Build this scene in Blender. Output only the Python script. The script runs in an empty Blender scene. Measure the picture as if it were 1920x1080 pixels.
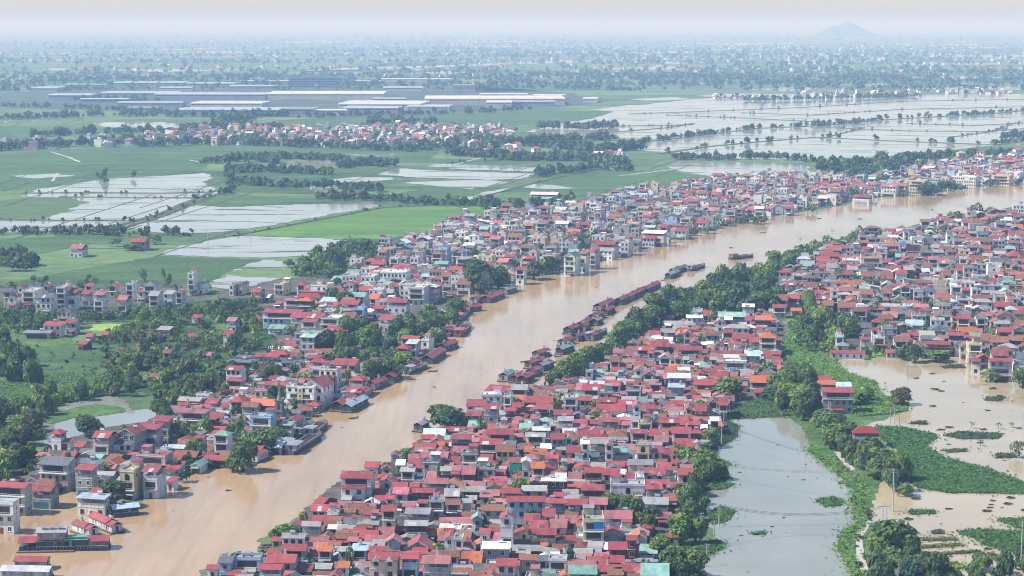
import bpy, math, random
import numpy as np

# ------------------------------------------------------------------ camera, light, exposure
sc = bpy.context.scene
DENOISE = True
COL = sc.collection
R = math.radians
CAM_H = 165.0
F = 3733.3
HORIZON = 46.0
PITCH = math.atan((540 - HORIZON) / F)
cd = bpy.data.cameras.new("camera"); cam = bpy.data.objects.new("camera", cd); COL.objects.link(cam)
cd.sensor_width = 36.0; cd.lens = 70.0; cd.clip_start = 1.0; cd.clip_end = 150000.0
cam.location = (0, 0, CAM_H); cam.rotation_euler = (R(90) - PITCH, 0, 0)
sc.camera = cam

SUN_DIR = (-0.67, -0.09, 0.74)              # from the ground towards the sun: left, half high
_n = math.sqrt(sum(c * c for c in SUN_DIR)); SUN_DIR = tuple(c / _n for c in SUN_DIR)
SUN_EL = math.asin(SUN_DIR[2]); SUN_AZ = math.atan2(SUN_DIR[0], SUN_DIR[1])
w = bpy.data.worlds.new("World"); sc.world = w; w.use_nodes = True
wn = w.node_tree.nodes; wl = w.node_tree.links
sky = wn.new("ShaderNodeTexSky"); sky.sky_type = 'NISHITA'; sky.sun_disc = False
sky.sun_elevation = SUN_EL; sky.sun_rotation = SUN_AZ
sky.air_density = 1.2; sky.dust_density = 0.6; sky.ozone_density = 1.0; sky.altitude = 100
bg = wn["Background"]
wb = wn.new("ShaderNodeMix"); wb.data_type = 'RGBA'; wb.blend_type = 'MULTIPLY'; wb.inputs[0].default_value = 1.0; wb.inputs[7].default_value = (0.90, 1.0, 1.20, 1)   # the photograph's cooler white balance
wl.new(sky.outputs[0], wb.inputs[6]); wl.new(wb.outputs[2], bg.inputs[0]); bg.inputs[1].default_value = 0.10
sd = bpy.data.lights.new("sun", 'SUN'); so = bpy.data.objects.new("sun", sd); COL.objects.link(so)
sd.energy = 5.0; sd.angle = R(0.55); sd.color = (1.0, 0.95, 0.87)
import mathutils
so.rotation_euler = mathutils.Vector(SUN_DIR).to_track_quat('Z', 'Y').to_euler()
so.location = (-200, 0, 300)
sc.view_settings.view_transform = 'Standard'; sc.view_settings.look = 'None'
sc.view_settings.gamma = 1.0; sc.view_settings.use_curve_mapping = False
sc.view_settings.exposure = 0.52
sc.render.engine = 'CYCLES'
sc.cycles.max_bounces = 6; sc.cycles.diffuse_bounces = 2; sc.cycles.glossy_bounces = 3
sc.cycles.transparent_max_bounces = 6; sc.cycles.volume_bounces = 0
sc.cycles.use_denoising = DENOISE; sc.cycles.filter_width = 1.0
HAZE_DENSITY = 1.3e-4

def ray(px, py):
    cx = (px - 960) / F; cy = (540 - py) / F
    s, c = math.sin(PITCH), math.cos(PITCH)
    return cx, c + cy * s, -s + cy * c
def G(px, py, z=0.0):
    dx, dy, dz = ray(px, py)
    t = (z - CAM_H) / dz
    return dx * t, dy * t
def proj(x, y, z):
    s, c = math.sin(PITCH), math.cos(PITCH)
    zz = z - CAM_H
    d = y * c - zz * s
    return 960 + F * x / d, 540 - F * (y * s + zz * c) / d, d

# ------------------------------------------------------------------ materials
MATS = {}
def mat(name):
    m = bpy.data.materials.new(name); m.use_nodes = True
    MATS[name] = m
    nt = m.node_tree
    return m, nt.nodes, nt.links, nt.nodes["Principled BSDF"]
def node(ns, t, **kw):
    n = ns.new(t)
    for k, v in kw.items():
        if k.startswith("in_"):
            n.inputs[int(k[3:])].default_value = v
        else:
            setattr(n, k, v)
    return n
def mixc(ns, ls, a, b, f, mode='MIX'):
    n = ns.new("ShaderNodeMix"); n.data_type = 'RGBA'; n.blend_type = mode
    for idx, v in ((0, f), (6, a), (7, b)):
        if hasattr(v, "is_output"): ls.new(v, n.inputs[idx])
        else: n.inputs[idx].default_value = v
    return n.outputs[2]
def ramp(ns, ls, src, stops):
    r = ns.new("ShaderNodeValToRGB"); ls.new(src, r.inputs[0])
    el = r.color_ramp.elements
    while len(el) < len(stops): el.new(0.5)
    for e, (p, c) in zip(el, stops):
        e.position = p; e.color = c if len(c) == 4 else (*c, 1)
    return r.outputs[0]
def noise(ns, ls, scale, detail=3.0, rough=0.6, vec=None, stretch=None):
    tc = ns.new("ShaderNodeTexCoord") if vec is None else None
    v = tc.outputs['Object'] if vec is None else vec
    if stretch:
        mp = ns.new("ShaderNodeMapping"); mp.inputs['Scale'].default_value = stretch
        ls.new(v, mp.inputs[0]); v = mp.outputs[0]
    n = node(ns, "ShaderNodeTexNoise"); n.inputs['Scale'].default_value = scale
    n.inputs['Detail'].default_value = detail; n.inputs['Roughness'].default_value = rough
    ls.new(v, n.inputs['Vector'])
    return n
def geo_pos(ns):
    return ns.new("ShaderNodeNewGeometry").outputs['Position']

def tinted(name, rough, wear, wear_scale, stretch=None, spec=0.4, metallic=0.0, ripple=0.0):
    """a material whose colour is the face attribute 'tint', weathered by noise in world space"""
    m, ns, ls, b = mat(name)
    at = node(ns, "ShaderNodeAttribute", attribute_name="tint")
    oi = ns.new("ShaderNodeObjectInfo")
    base = mixc(ns, ls, at.outputs['Color'], oi.outputs['Color'], 1.0, 'MULTIPLY')
    p = geo_pos(ns)
    n1 = noise(ns, ls, wear_scale, 4, 0.65, p, stretch)
    f = ramp(ns, ls, n1.outputs[0], [(0.3, (1 - wear,) * 3), (0.52, (1, 1, 1)), (0.75, (1 + wear * 0.7,) * 3)])
    c = mixc(ns, ls, base, f, 1.0, 'MULTIPLY')
    n2 = noise(ns, ls, 0.07, 2, 0.5, p)
    f2 = ramp(ns, ls, n2.outputs[0], [(0.3, (0.86, 0.86, 0.86)), (0.7, (1.1, 1.1, 1.1))])
    c = mixc(ns, ls, c, f2, 1.0, 'MULTIPLY')
    if name == "sheet_metal": c = mixc(ns, ls, c, (0.27, 0.23, 0.225, 1), 0.05)      # dust
    if name in ("sheet_metal", "clay_tile"):     # rust, moss and old stains
        n3 = noise(ns, ls, 0.28, 5, 0.7, p); k3 = ramp(ns, ls, n3.outputs[0], [(0.55, (0, 0, 0)), (0.74, (0.75, 0.75, 0.75))])
        c = mixc(ns, ls, c, (0.14, 0.085, 0.065, 1), k3)
        n4 = noise(ns, ls, 0.45, 3, 0.6, p); k4 = ramp(ns, ls, n4.outputs[0], [(0.6, (0, 0, 0)), (0.8, (0.5, 0.5, 0.5))])
        c = mixc(ns, ls, c, (0.36, 0.27, 0.26, 1), k4)
    ls.new(c, b.inputs['Base Color'])
    b.inputs['Roughness'].default_value = rough; b.inputs['Metallic'].default_value = metallic
    b.inputs['Specular IOR Level'].default_value = spec
    if ripple:
        wv = node(ns, "ShaderNodeTexWave", wave_type='BANDS', bands_direction='X')
        tc = ns.new("ShaderNodeTexCoord"); ls.new(tc.outputs['Object'], wv.inputs[0])
        wv.inputs['Scale'].default_value = 1.1
        bp = ns.new("ShaderNodeBump"); bp.inputs['Strength'].default_value = ripple; bp.inputs['Distance'].default_value = 0.04
        ls.new(wv.outputs[1], bp.inputs['Height']); ls.new(bp.outputs[0], b.inputs['Normal'])
    return m
tinted("plaster", 0.85, 0.4, 0.9, (1, 1, 0.25), 0.3)
tinted("sheet_metal", 0.5, 0.32, 0.45, (1, 0.35, 1), 0.45, ripple=0.25)
tinted("clay_tile", 0.85, 0.35, 1.3, None, 0.3, ripple=0.35)
tinted("concrete", 0.9, 0.3, 0.8, None, 0.3)
tinted("painted", 0.55, 0.15, 1.2, None, 0.4)
tinted("hull_paint", 0.6, 0.4, 0.8, (1, 1, 0.4), 0.4)
m, ns, ls, b = mat("glass"); b.inputs['Base Color'].default_value = (0.02, 0.025, 0.03, 1); b.inputs['Roughness'].default_value = 0.12
m, ns, ls, b = mat("steel")
b.inputs['Base Color'].default_value = (0.62, 0.63, 0.64, 1); b.inputs['Metallic'].default_value = 0.8; b.inputs['Roughness'].default_value = 0.35

def foliage(name):
    m, ns, ls, b = mat(name)
    at = node(ns, "ShaderNodeAttribute", attribute_name="tint")
    oi = ns.new("ShaderNodeObjectInfo")
    c = mixc(ns, ls, at.outputs['Color'], oi.outputs['Color'], 1.0, 'MULTIPLY')
    ls.new(c, b.inputs['Base Color'])
    b.inputs['Roughness'].default_value = 0.65; b.inputs['Specular IOR Level'].default_value = 0.25
    tr = ns.new("ShaderNodeBsdfTranslucent"); ls.new(c, tr.inputs[0])
    mx = ns.new("ShaderNodeMixShader"); mx.inputs[0].default_value = 0.3
    out = ns["Material Output"]
    ls.new(b.outputs[0], mx.inputs[1]); ls.new(tr.outputs[0], mx.inputs[2]); ls.new(mx.outputs[0], out.inputs[0])
foliage("leaves")
tinted("bark", 0.9, 0.3, 3.0)

def water(name, shallow, deep, rough, scale, streak, bump, bdist=0.3, bscale=0.25, bstretch=None):
    m, ns, ls, b = mat(name)
    p = geo_pos(ns)
    n = noise(ns, ls, scale, 5, 0.6, p, streak)
    c = ramp(ns, ls, n.outputs[0], [(0.32, deep), (0.68, shallow)])
    ls.new(c, b.inputs['Base Color'])
    nr = noise(ns, ls, scale * 0.6, 3, 0.5, p, streak)
    rr = ramp(ns, ls, nr.outputs[0], [(0.35, (rough * 0.5,) * 3), (0.7, (rough * 1.5,) * 3)])
    ls.new(rr, b.inputs['Roughness'])
    b.inputs['IOR'].default_value = 1.33
    if bump:
        nb = noise(ns, ls, bscale, 3, 0.6, p, bstretch)
        bp = ns.new("ShaderNodeBump"); bp.inputs['Strength'].default_value = bump; bp.inputs['Distance'].default_value = bdist
        ls.new(nb.outputs[0], bp.inputs['Height']); ls.new(bp.outputs[0], b.inputs['Normal'])
    return m
water("river_water", (0.46, 0.325, 0.185), (0.325, 0.22, 0.12), 0.13, 0.022, (1.0, 0.3, 1), 0.22, 0.25, 0.16, (1.4, 0.7, 1))
m = MATS["river_water"]; ns, ls = m.node_tree.nodes, m.node_tree.links; b = ns["Principled BSDF"]
mp = ns.new("ShaderNodeMapping"); mp.inputs['Rotation'].default_value = (0, 0, 0.36); mp.inputs['Scale'].default_value = (0.2, 0.012, 1); ls.new(geo_pos(ns), mp.inputs[0])
n = noise(ns, ls, 1.0, 5, 0.65, mp.outputs[0]); st = ramp(ns, ls, n.outputs[0], [(0.3, (0.84, 0.82, 0.8)), (0.5, (1, 1, 1)), (0.62, (1.0, 1.0, 1.0)), (0.7, (1.14, 1.14, 1.15))])
ls.new(mixc(ns, ls, b.inputs['Base Color'].links[0].from_socket, st, 1.0, 'MULTIPLY'), b.inputs['Base Color'])
water("pond_water", (0.275, 0.28, 0.235), (0.21, 0.22, 0.18), 0.07, 0.02, None, 0.03, 0.06, 0.6)
water("flood_water", (0.44, 0.36, 0.235), (0.35, 0.28, 0.18), 0.10, 0.012, (0.5, 1.4, 1), 0.02, 0.05, 0.4)
water("paddy_water", (0.36, 0.33, 0.28), (0.26, 0.25, 0.21), 0.10, 0.012, (0.35, 1.2, 1), 0.02, 0.05, 0.3)

m = MATS["paddy_water"]; ns, ls = m.node_tree.nodes, m.node_tree.links; b = ns["Principled BSDF"]
n = noise(ns, ls, 0.03, 6, 0.7, geo_pos(ns), (0.25, 1.3, 1)); fz = ramp(ns, ls, n.outputs[0], [(0.555, (0, 0, 0)), (0.62, (1, 1, 1))])
for sock, val in (("Base Color", (0.085, 0.12, 0.06, 1)), ("Roughness", (0.8, 0.8, 0.8, 1))):
    old = b.inputs[sock].links[0].from_socket; ls.new(mixc(ns, ls, old, val, fz), b.inputs[sock])
inv = ns.new("ShaderNodeMath"); inv.operation = 'MULTIPLY_ADD'; ls.new(fz, inv.inputs[0]); inv.inputs[1].default_value = -0.42; inv.inputs[2].default_value = 0.5; ls.new(inv.outputs[0], b.inputs['Specular IOR Level'])
def ground_mat(name, stops, scale, stretch=None, fine=0.35, fscale=0.25):
    m, ns, ls, b = mat(name)
    p = geo_pos(ns)
    n = noise(ns, ls, scale, 6, 0.62, p, stretch)
    c = ramp(ns, ls, n.outputs[0], stops)
    if name.startswith("field"):                 # small plots of different age
        vo = node(ns, "ShaderNodeTexVoronoi", distance='CHEBYCHEV'); vo.inputs['Scale'].default_value = 0.03
        mp = ns.new("ShaderNodeMapping"); mp.inputs['Scale'].default_value = (0.4, 1.2, 1.0); mp.inputs['Rotation'].default_value = (0, 0, 0.12)
        ls.new(p, mp.inputs[0]); ls.new(mp.outputs[0], vo.inputs['Vector'])
        sp_ = ns.new("ShaderNodeSeparateColor"); ls.new(vo.outputs['Color'], sp_.inputs[0])
        pl = ramp(ns, ls, sp_.outputs[0], [(0.0, (0.78, 0.84, 0.85)), (0.5, (1, 1, 1)), (0.85, (1.16, 1.1, 1.0)), (1.0, (0.9, 0.82, 0.8))])
        c = mixc(ns, ls, c, pl, 1.0, 'MULTIPLY')
        rw = noise(ns, ls, 1.0, 3, 0.6, p, (0.02, 0.22, 1)); rf = ramp(ns, ls, rw.outputs[0], [(0.35, (0.84, 0.86, 0.86)), (0.65, (1.13, 1.11, 1.08))])
        c = mixc(ns, ls, c, rf, 1.0, 'MULTIPLY')
    n2 = noise(ns, ls, fscale, 4, 0.7, p)
    f = ramp(ns, ls, n2.outputs[0], [(0.3, (1 - fine,) * 3), (0.7, (1 + fine,) * 3)])
    ls.new(mixc(ns, ls, c, f, 1.0, 'MULTIPLY'), b.inputs['Base Color'])
    b.inputs['Roughness'].default_value = 0.95; b.inputs['Specular IOR Level'].default_value = 0.15
    return m, ns, ls, b
ground_mat("field_green", [(0.3, (0.05, 0.098, 0.042)), (0.5, (0.066, 0.13, 0.05)), (0.7, (0.09, 0.165, 0.06))], 0.02, (0.5, 1.5, 1), 0.25)
ground_mat("field_bright", [(0.3, (0.085, 0.175, 0.045)), (0.5, (0.10, 0.205, 0.05)), (0.7, (0.125, 0.235, 0.06))], 0.02, (0.5, 1.5, 1), 0.18)
ground_mat("field_dark", [(0.3, (0.045, 0.085, 0.04)), (0.5, (0.06, 0.115, 0.05)), (0.7, (0.08, 0.15, 0.055))], 0.02, (0.5, 1.5, 1), 0.3)
ground_mat("meadow", [(0.3, (0.04, 0.085, 0.028)), (0.5, (0.07, 0.14, 0.04)), (0.7, (0.12, 0.20, 0.06))], 0.06, None, 0.45, 0.5)
ground_mat("scrub", [(0.3, (0.025, 0.05, 0.022)), (0.5, (0.04, 0.08, 0.03)), (0.7, (0.07, 0.12, 0.04))], 0.08, None, 0.45, 0.6)
ground_mat("estate_paving", [(0.36, (0.05, 0.085, 0.05)), (0.54, (0.075, 0.10, 0.075)), (0.68, (0.14, 0.15, 0.15))], 0.012, (0.4, 1.4, 1), 0.3, 0.06)
ground_mat("dyke_earth", [(0.3, (0.05, 0.075, 0.04)), (0.6, (0.10, 0.115, 0.06)), (0.75, (0.16, 0.15, 0.10))], 0.08, None, 0.4)
ground_mat("town_earth", [(0.3, (0.05, 0.055, 0.045)), (0.48, (0.09, 0.088, 0.075)), (0.7, (0.15, 0.14, 0.125))], 0.08, None, 0.35, 0.6)
ground_mat("path_concrete", [(0.3, (0.33, 0.31, 0.28)), (0.7, (0.45, 0.43, 0.39))], 0.1, None, 0.15)
ground_mat("algae", [(0.3, (0.20, 0.32, 0.08)), (0.7, (0.30, 0.42, 0.12))], 0.1, None, 0.15)
ground_mat("hill_forest", [(0.3, (0.03, 0.05, 0.03)), (0.7, (0.07, 0.10, 0.05))], 0.005, None, 0.3)
# the far plain: paddies, scrub and bare plots as worn, uneven plots
m, ns, ls, b = ground_mat("plain", [(0.25, (0.06, 0.10, 0.05)), (0.42, (0.085, 0.14, 0.065)), (0.55, (0.105, 0.17, 0.075)), (0.68, (0.14, 0.185, 0.10)), (0.8, (0.06, 0.09, 0.05))], 0.0022, (0.6, 1.2, 1), 0.3, 0.06)
src = b.inputs['Base Color'].links[0].from_socket
vo = node(ns, "ShaderNodeTexVoronoi", distance='CHEBYCHEV'); vo.inputs['Scale'].default_value = 0.011
mp = ns.new("ShaderNodeMapping"); mp.inputs['Scale'].default_value = (0.55, 1.0, 1.0); mp.inputs['Rotation'].default_value = (0, 0, 0.25)
ls.new(geo_pos(ns), mp.inputs[0]); ls.new(mp.outputs[0], vo.inputs['Vector'])
sep = ns.new("ShaderNodeSeparateColor"); ls.new(vo.outputs['Color'], sep.inputs[0])
plot = ramp(ns, ls, sep.outputs[0], [(0.0, (0.62, 0.7, 0.62)), (0.45, (1.0, 1.0, 1.0)), (0.8, (1.35, 1.3, 1.05)), (1.0, (0.75, 0.75, 0.8))])
ls.new(mixc(ns, ls, src, plot, 1.0, 'MULTIPLY'), b.inputs['Base Color'])

# ------------------------------------------------------------------ mesh buffer
class MB:
    def __init__(s): s.v = []; s.f = []; s.c = []; s.m = []
    def add(s, vs, fs, col, m):
        o = len(s.v); s.v.extend(vs)
        for f in fs: s.f.append(tuple(i + o for i in f)); s.c.append(col); s.m.append(m)
    def box(s, x0, x1, y0, y1, z0, z1, col, m, bottom=False):
        vs = [(x0, y0, z0), (x1, y0, z0), (x1, y1, z0), (x0, y1, z0), (x0, y0, z1), (x1, y0, z1), (x1, y1, z1), (x0, y1, z1)]
        fs = [(4, 5, 6, 7), (0, 1, 5, 4), (1, 2, 6, 5), (2, 3, 7, 6), (3, 0, 4, 7)]
        if bottom: fs.append((3, 2, 1, 0))
        s.add(vs, fs, col, m)
    def extr(s, prof, x0, x1, col, m, axis='x'):
        """closed profile of (y, z) points swept along x (or, with axis y, (x, z) swept along y)"""
        n = len(prof)
        if axis == 'x':
            vs = [(x0, a, b) for a, b in prof] + [(x1, a, b) for a, b in prof]
        else:
            vs = [(-a, x0, b) for a, b in prof] + [(-a, x1, b) for a, b in prof]
        fs = [(i, i + n, (i + 1) % n + n, (i + 1) % n) for i in range(n)]
        fs += [tuple(range(n)), tuple(range(2 * n - 1, n - 1, -1))]
        s.add(vs, fs, col, m)
    def cyl(s, x, y, z0, z1, r0, r1, col, m, n=8, axis='z'):
        vs = []
        for k, (z, r) in enumerate(((z0, r0), (z1, r1))):
            for i in range(n):
                a = 2 * math.pi * i / n
                if axis == 'z': vs.append((x + r * math.cos(a), y + r * math.sin(a), z))
                else: vs.append((z, x + r * math.cos(a), y + r * math.sin(a)))
        fs = [(i, (i + 1) % n, (i + 1) % n + n, i + n) for i in range(n)] + [tuple(range(n, 2 * n)), tuple(range(n - 1, -1, -1))]
        s.add(vs, fs, col, m)
    def merge(s, o, x=0, y=0, z=0, a=0.0):
        ca, sa = math.cos(a), math.sin(a); b = len(s.v)
        s.v.extend((x + p * ca - q * sa, y + p * sa + q * ca, z + r) for p, q, r in o.v)
        s.f.extend(tuple(i + b for i in f) for f in o.f); s.c.extend(o.c); s.m.extend(o.m)
    def mesh(s, name):
        me = bpy.data.meshes.new(name)
        me.from_pydata(s.v, [], s.f)
        keys = []
        for k in s.m:
            if k not in keys: keys.append(k)
        for k in keys: me.materials.append(MATS[k])
        if len(keys) > 1:
            ix = {k: i for i, k in enumerate(keys)}
            me.polygons.foreach_set("material_index", [ix[k] for k in s.m])
        a = me.attributes.new("tint", 'FLOAT_COLOR', 'FACE')
        a.data.foreach_set("color", np.array([(c[0], c[1], c[2], 1.0) for c in s.c], dtype=np.float32).ravel())
        return me
    def obj(s, name, parent=None, loc=None, rz=0.0):
        o = bpy.data.objects.new(name, s.mesh(name)); COL.objects.link(o)
        if parent: o.parent = parent
        if loc: o.location = loc
        if rz: o.rotation_euler = (0, 0, rz)
        return o

THINGS = []          # (object, look, noun, group, x, y)
def thing(name, cat, loc, rz=0.0, group=None, mesh=None):
    o = bpy.data.objects.new(name, mesh); COL.objects.link(o)
    o.location = loc; o.rotation_euler = (0, 0, rz); o["category"] = cat
    if group: o["group"] = group
    return o
def later(o, look, cls, x, y):
    THINGS.append((o, look, cls, x, y))

# ------------------------------------------------------------------ ground sheets
def sheet(name, poly, z, m, kind="structure", rough=0.0, seed=1, pix=True, ty=0.0):
    rg = random.Random(seed)
    pts = [G(*p, 0.0) for p in poly] if pix else list(poly)
    if rough:
        out = []
        for i, (x, y) in enumerate(pts):
            x2, y2 = pts[(i + 1) % len(pts)]
            L = math.hypot(x2 - x, y2 - y); n = max(1, min(40, int(L / (rough * 2.2))))
            for k in range(n):
                t = k / n; j = rough if k else rough * 0.3
                out.append((x + (x2 - x) * t + rg.uniform(-j, j), y + (y2 - y) * t + rg.uniform(-j, j)))
        pts = out
    import mathutils.geometry as mg
    v3 = [mathutils.Vector((x, y, 0)) for x, y in pts]
    tris = mg.tessellate_polygon([v3])
    me = bpy.data.meshes.new(name)
    fs = []
    for t in tris:
        a, b_, c = (v3[i] for i in t)
        fs.append(t if (b_ - a).cross(c - a).z > 0 else t[::-1])
    me.from_pydata([(x, y, z) for x, y in pts], [], fs)
    me.materials.append(MATS[m])
    o = bpy.data.objects.new(name, me); COL.objects.link(o)
    if kind: o["kind"] = kind
    return o
FAR = 60000.0
sheet("ground", [(-FAR, -300), (FAR, -300), (FAR, FAR), (-FAR, FAR)], 0.0, "plain", pix=False)

RIVER = [(-300, 960), (-90, 950), (-40, 958), (30, 962), (62, 950), (100, 925), (130, 915), (150, 935), (200, 950), (240, 952), (268, 938), (310, 922), (330, 903), (365, 883), (420, 878), (452, 878), (482, 855), (540, 845), (585, 800), (588, 775), (605, 768), (660, 768), (700, 730), (745, 700), (790, 676), (835, 648), (838, 620), (822, 600), (830, 578), (868, 560), (850, 550), (890, 545), (940, 543), (960, 534), (1000, 521), (1050, 513), (1100, 504), (1130, 490), (1180, 476), (1240, 458), (1290, 438), (1340, 428), (1400, 413), (1480, 401), (1560, 389), (1640, 371), (1740, 363), (1800, 352), (1920, 344), (2500, 322), (2500, 362), (1920, 386), (1840, 396), (1760, 407), (1700, 427), (1640, 432), (1560, 452), (1500, 468), (1440, 497), (1400, 507), (1340, 522), (1300, 547), (1240, 562), (1195, 595), (1165, 625), (1120, 652), (1070, 690), (1040, 715), (1000, 735), (950, 742), (900, 775), (870, 795), (800, 806), (785, 825), (735, 865), (690, 878), (630, 905), (560, 965), (545, 980), (480, 1015), (500, 1040), (440, 1050), (375, 1070), (300, 1230), (-300, 1230)]
sheet("river", RIVER, 0.09, "river_water", rough=1.2, seed=3)

TOWNS = {
 "near": [(310, 1230), (385, 1070), (440, 1052), (500, 1040), (545, 980), (630, 905), (735, 865), (800, 806), (870, 795), (950, 742), (1040, 715), (1130, 665), (1200, 600), (1330, 575), (1460, 565), (1480, 640), (1460, 700), (1370, 780), (1345, 850), (1320, 900), (1300, 960), (1260, 1030), (1240, 1230)],
 "right": [(1440, 560), (1470, 500), (1560, 455), (1640, 434), (1700, 430), (1770, 410), (1840, 399), (1960, 388), (2400, 362), (2400, 690), (1980, 705), (1850, 696), (1800, 665), (1560, 655), (1500, 600)],
 "left": [(-40, 965), (62, 948), (130, 913), (270, 935), (365, 880), (452, 876), (540, 843), (588, 772), (660, 766), (745, 698), (835, 645), (822, 600), (868, 558), (960, 532), (1100, 502), (1240, 456), (1340, 426), (1480, 399), (1640, 369), (1800, 350), (2400, 324), (2400, 270), (1850, 292), (1760, 300), (1620, 330), (1500, 322), (1400, 328), (1200, 352), (1000, 392), (900, 398), (830, 425), (720, 460), (640, 500), (560, 520), (420, 530), (380, 640), (400, 720), (330, 745), (300, 790), (150, 810), (60, 850), (-40, 900)],
 "row": [(-20, 530), (300, 528), (380, 520), (400, 555), (300, 575), (-20, 575)],
}
for i, (k, p) in enumerate(TOWNS.items()):
    sheet("town_ground", p, 0.05, "town_earth", rough=2.0, seed=20 + i)

PADDY = [
 [(1000, 248), (1090, 222), (1190, 198), (1300, 186), (1500, 176), (1700, 178), (2350, 172), (2350, 268), (1860, 273), (1700, 291), (1560, 299), (1400, 299), (1240, 286), (1150, 276), (1240, 262), (1120, 256)],
 [(-30, 413), (232, 415), (197, 431), (-30, 436)],
 [(150, 343), (197, 336), (387, 325), (398, 333), (380, 343), (405, 355), (401, 364), (310, 396), (232, 414), (84, 412), (105, 403), (141, 396), (127, 392), (169, 380), (134, 373), (148, 371), (39, 369), (70, 355)],
 [(246, 428), (303, 403), (366, 385), (422, 389), (528, 385), (700, 380), (710, 388), (640, 399), (521, 420), (457, 431), (352, 441), (281, 435)],
 [(302, 477), (334, 463), (443, 443), (600, 447), (660, 452), (650, 460), (577, 480), (492, 484), (352, 480)],
 [(440, 508), (492, 487), (570, 493), (542, 500), (492, 502)], [(387, 537), (422, 517), (528, 522), (468, 537), (433, 542)],
 [(600, 340), (664, 332), (735, 333), (735, 337), (664, 342), (600, 346)],
 [(699, 326), (752, 316), (798, 319), (1000, 326), (990, 335), (919, 337), (777, 333)],
 [(798, 312), (834, 307), (1007, 314), (1075, 317), (1025, 323), (869, 318)],
 [(752, 342), (919, 337), (954, 342), (883, 355), (812, 348)], [(859, 372), (901, 362), (954, 353), (930, 366), (862, 381)],
 [(968, 351), (997, 344), (1085, 353), (1025, 355)], [(560, 352), (640, 345), (690, 346), (600, 357)],
 [(480, 305), (640, 300), (760, 303), (640, 309)], [(470, 316), (560, 313), (630, 318), (540, 321)],
 [(165, 230), (306, 229), (408, 238), (352, 241), (197, 238)], [(-20, 226), (105, 229), (-20, 232)],
 [(1247, 312), (1275, 303), (1509, 307), (1523, 316), (1488, 326), (1417, 332), (1357, 323), (1336, 332), (1275, 321)],
 [(1150, 275), (1250, 262), (1330, 250), (1420, 240), (1480, 246), (1560, 236), (1700, 222), (2350, 212), (2350, 265), (1860, 272), (1700, 290), (1560, 298), (1400, 298), (1240, 285)],
 [(985, 247), (1075, 228), (1140, 232), (1250, 240), (1180, 252), (1100, 252)], [(1085, 226), (1180, 214), (1350, 220), (1300, 234), (1160, 231)],
 [(1190, 212), (1250, 205), (1440, 212), (1530, 218), (1400, 228), (1260, 217)], [(1110, 206), (1180, 197), (1260, 200), (1170, 211)],
 [(1280, 200), (1370, 189), (1560, 192), (1480, 205), (1350, 208)], [(1560, 208), (1620, 200), (2350, 196), (2350, 208), (1700, 218)],
 [(1580, 190), (1700, 180), (2350, 176), (2350, 192), (1700, 196)], [(1300, 180), (1400, 175), (1520, 178), (1400, 184)],
 [(1180, 186), (1260, 182), (1300, 186), (1220, 190)], [(1400, 168), (1480, 163), (1570, 165), (1480, 171)], [(1700, 166), (1840, 160), (2350, 163), (1800, 170)],
 [(565, 133), (640, 127), (800, 123), (950, 118), (950, 115), (1100, 112.5), (1200, 110), (1200, 113), (1100, 117), (950, 121), (800, 127), (640, 131)],
 [(1455, 110), (1540, 112), (1545, 121), (1470, 120)], [(1300, 155), (1400, 152), (1440, 155), (1360, 158)], [(1540, 160), (1660, 156), (1700, 159), (1600, 162)],
 [(200, 132), (330, 129), (420, 132), (300, 135)], [(1150, 98), (1260, 96), (1330, 98), (1240, 100.5)], [(700, 96), (860, 94), (960, 96.5), (820, 99)], [(1700, 104), (1820, 102), (2350, 105), (1800, 107)], [(1100, 128), (1300, 124), (1380, 127), (1240, 131)], [(980, 140), (1100, 137), (1180, 140), (1060, 143)], [(300, 98), (420, 96), (500, 98), (400, 100)], [(1250, 82), (1400, 80.5), (1500, 82), (1380, 84)], [(820, 78), (930, 77), (1010, 78.5), (900, 80)], [(1350, 102), (1500, 99), (1640, 101), (1500, 104)], [(1640, 120), (1780, 117), (1900, 120), (1760, 123)], [(-20, 112), (80, 110), (160, 113), (60, 116)], [(520, 80), (600, 76), (670, 79), (600, 83)],
 [(700, 150), (860, 147), (900, 149), (780, 153)], [(1620, 145), (1760, 142), (1900, 145), (1760, 149)], [(80, 146), (40, 149), (-20, 151), (-20, 147)],
 [(880, 318), (960, 310), (1000, 306), (980, 311)], [(20, 330), (100, 326), (140, 330), (60, 335)], [(640, 290), (720, 287), (760, 290), (700, 294)],
]
_rg = random.Random(12)
for _ in range(70):
    y_ = 58 + 100 * _rg.random() ** .9; x_ = _rg.uniform(-20, 1900); L_ = _rg.uniform(40, 170); h_ = (y_ - 46) * _rg.uniform(.012, .035)
    if 140 < y_ and x_ < 1150: continue
    PADDY.append([(x_, y_), (x_ + L_ * .4, y_ - h_), (x_ + L_, y_ - h_ * .3), (x_ + L_ * .55, y_ + h_)])
for i, p in enumerate(PADDY):
    sheet("flooded_paddy", p, 0.14 if i == 0 else 0.16 + (i % 5) * .012, "paddy_water", rough=3.0, seed=40 + i)
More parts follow.
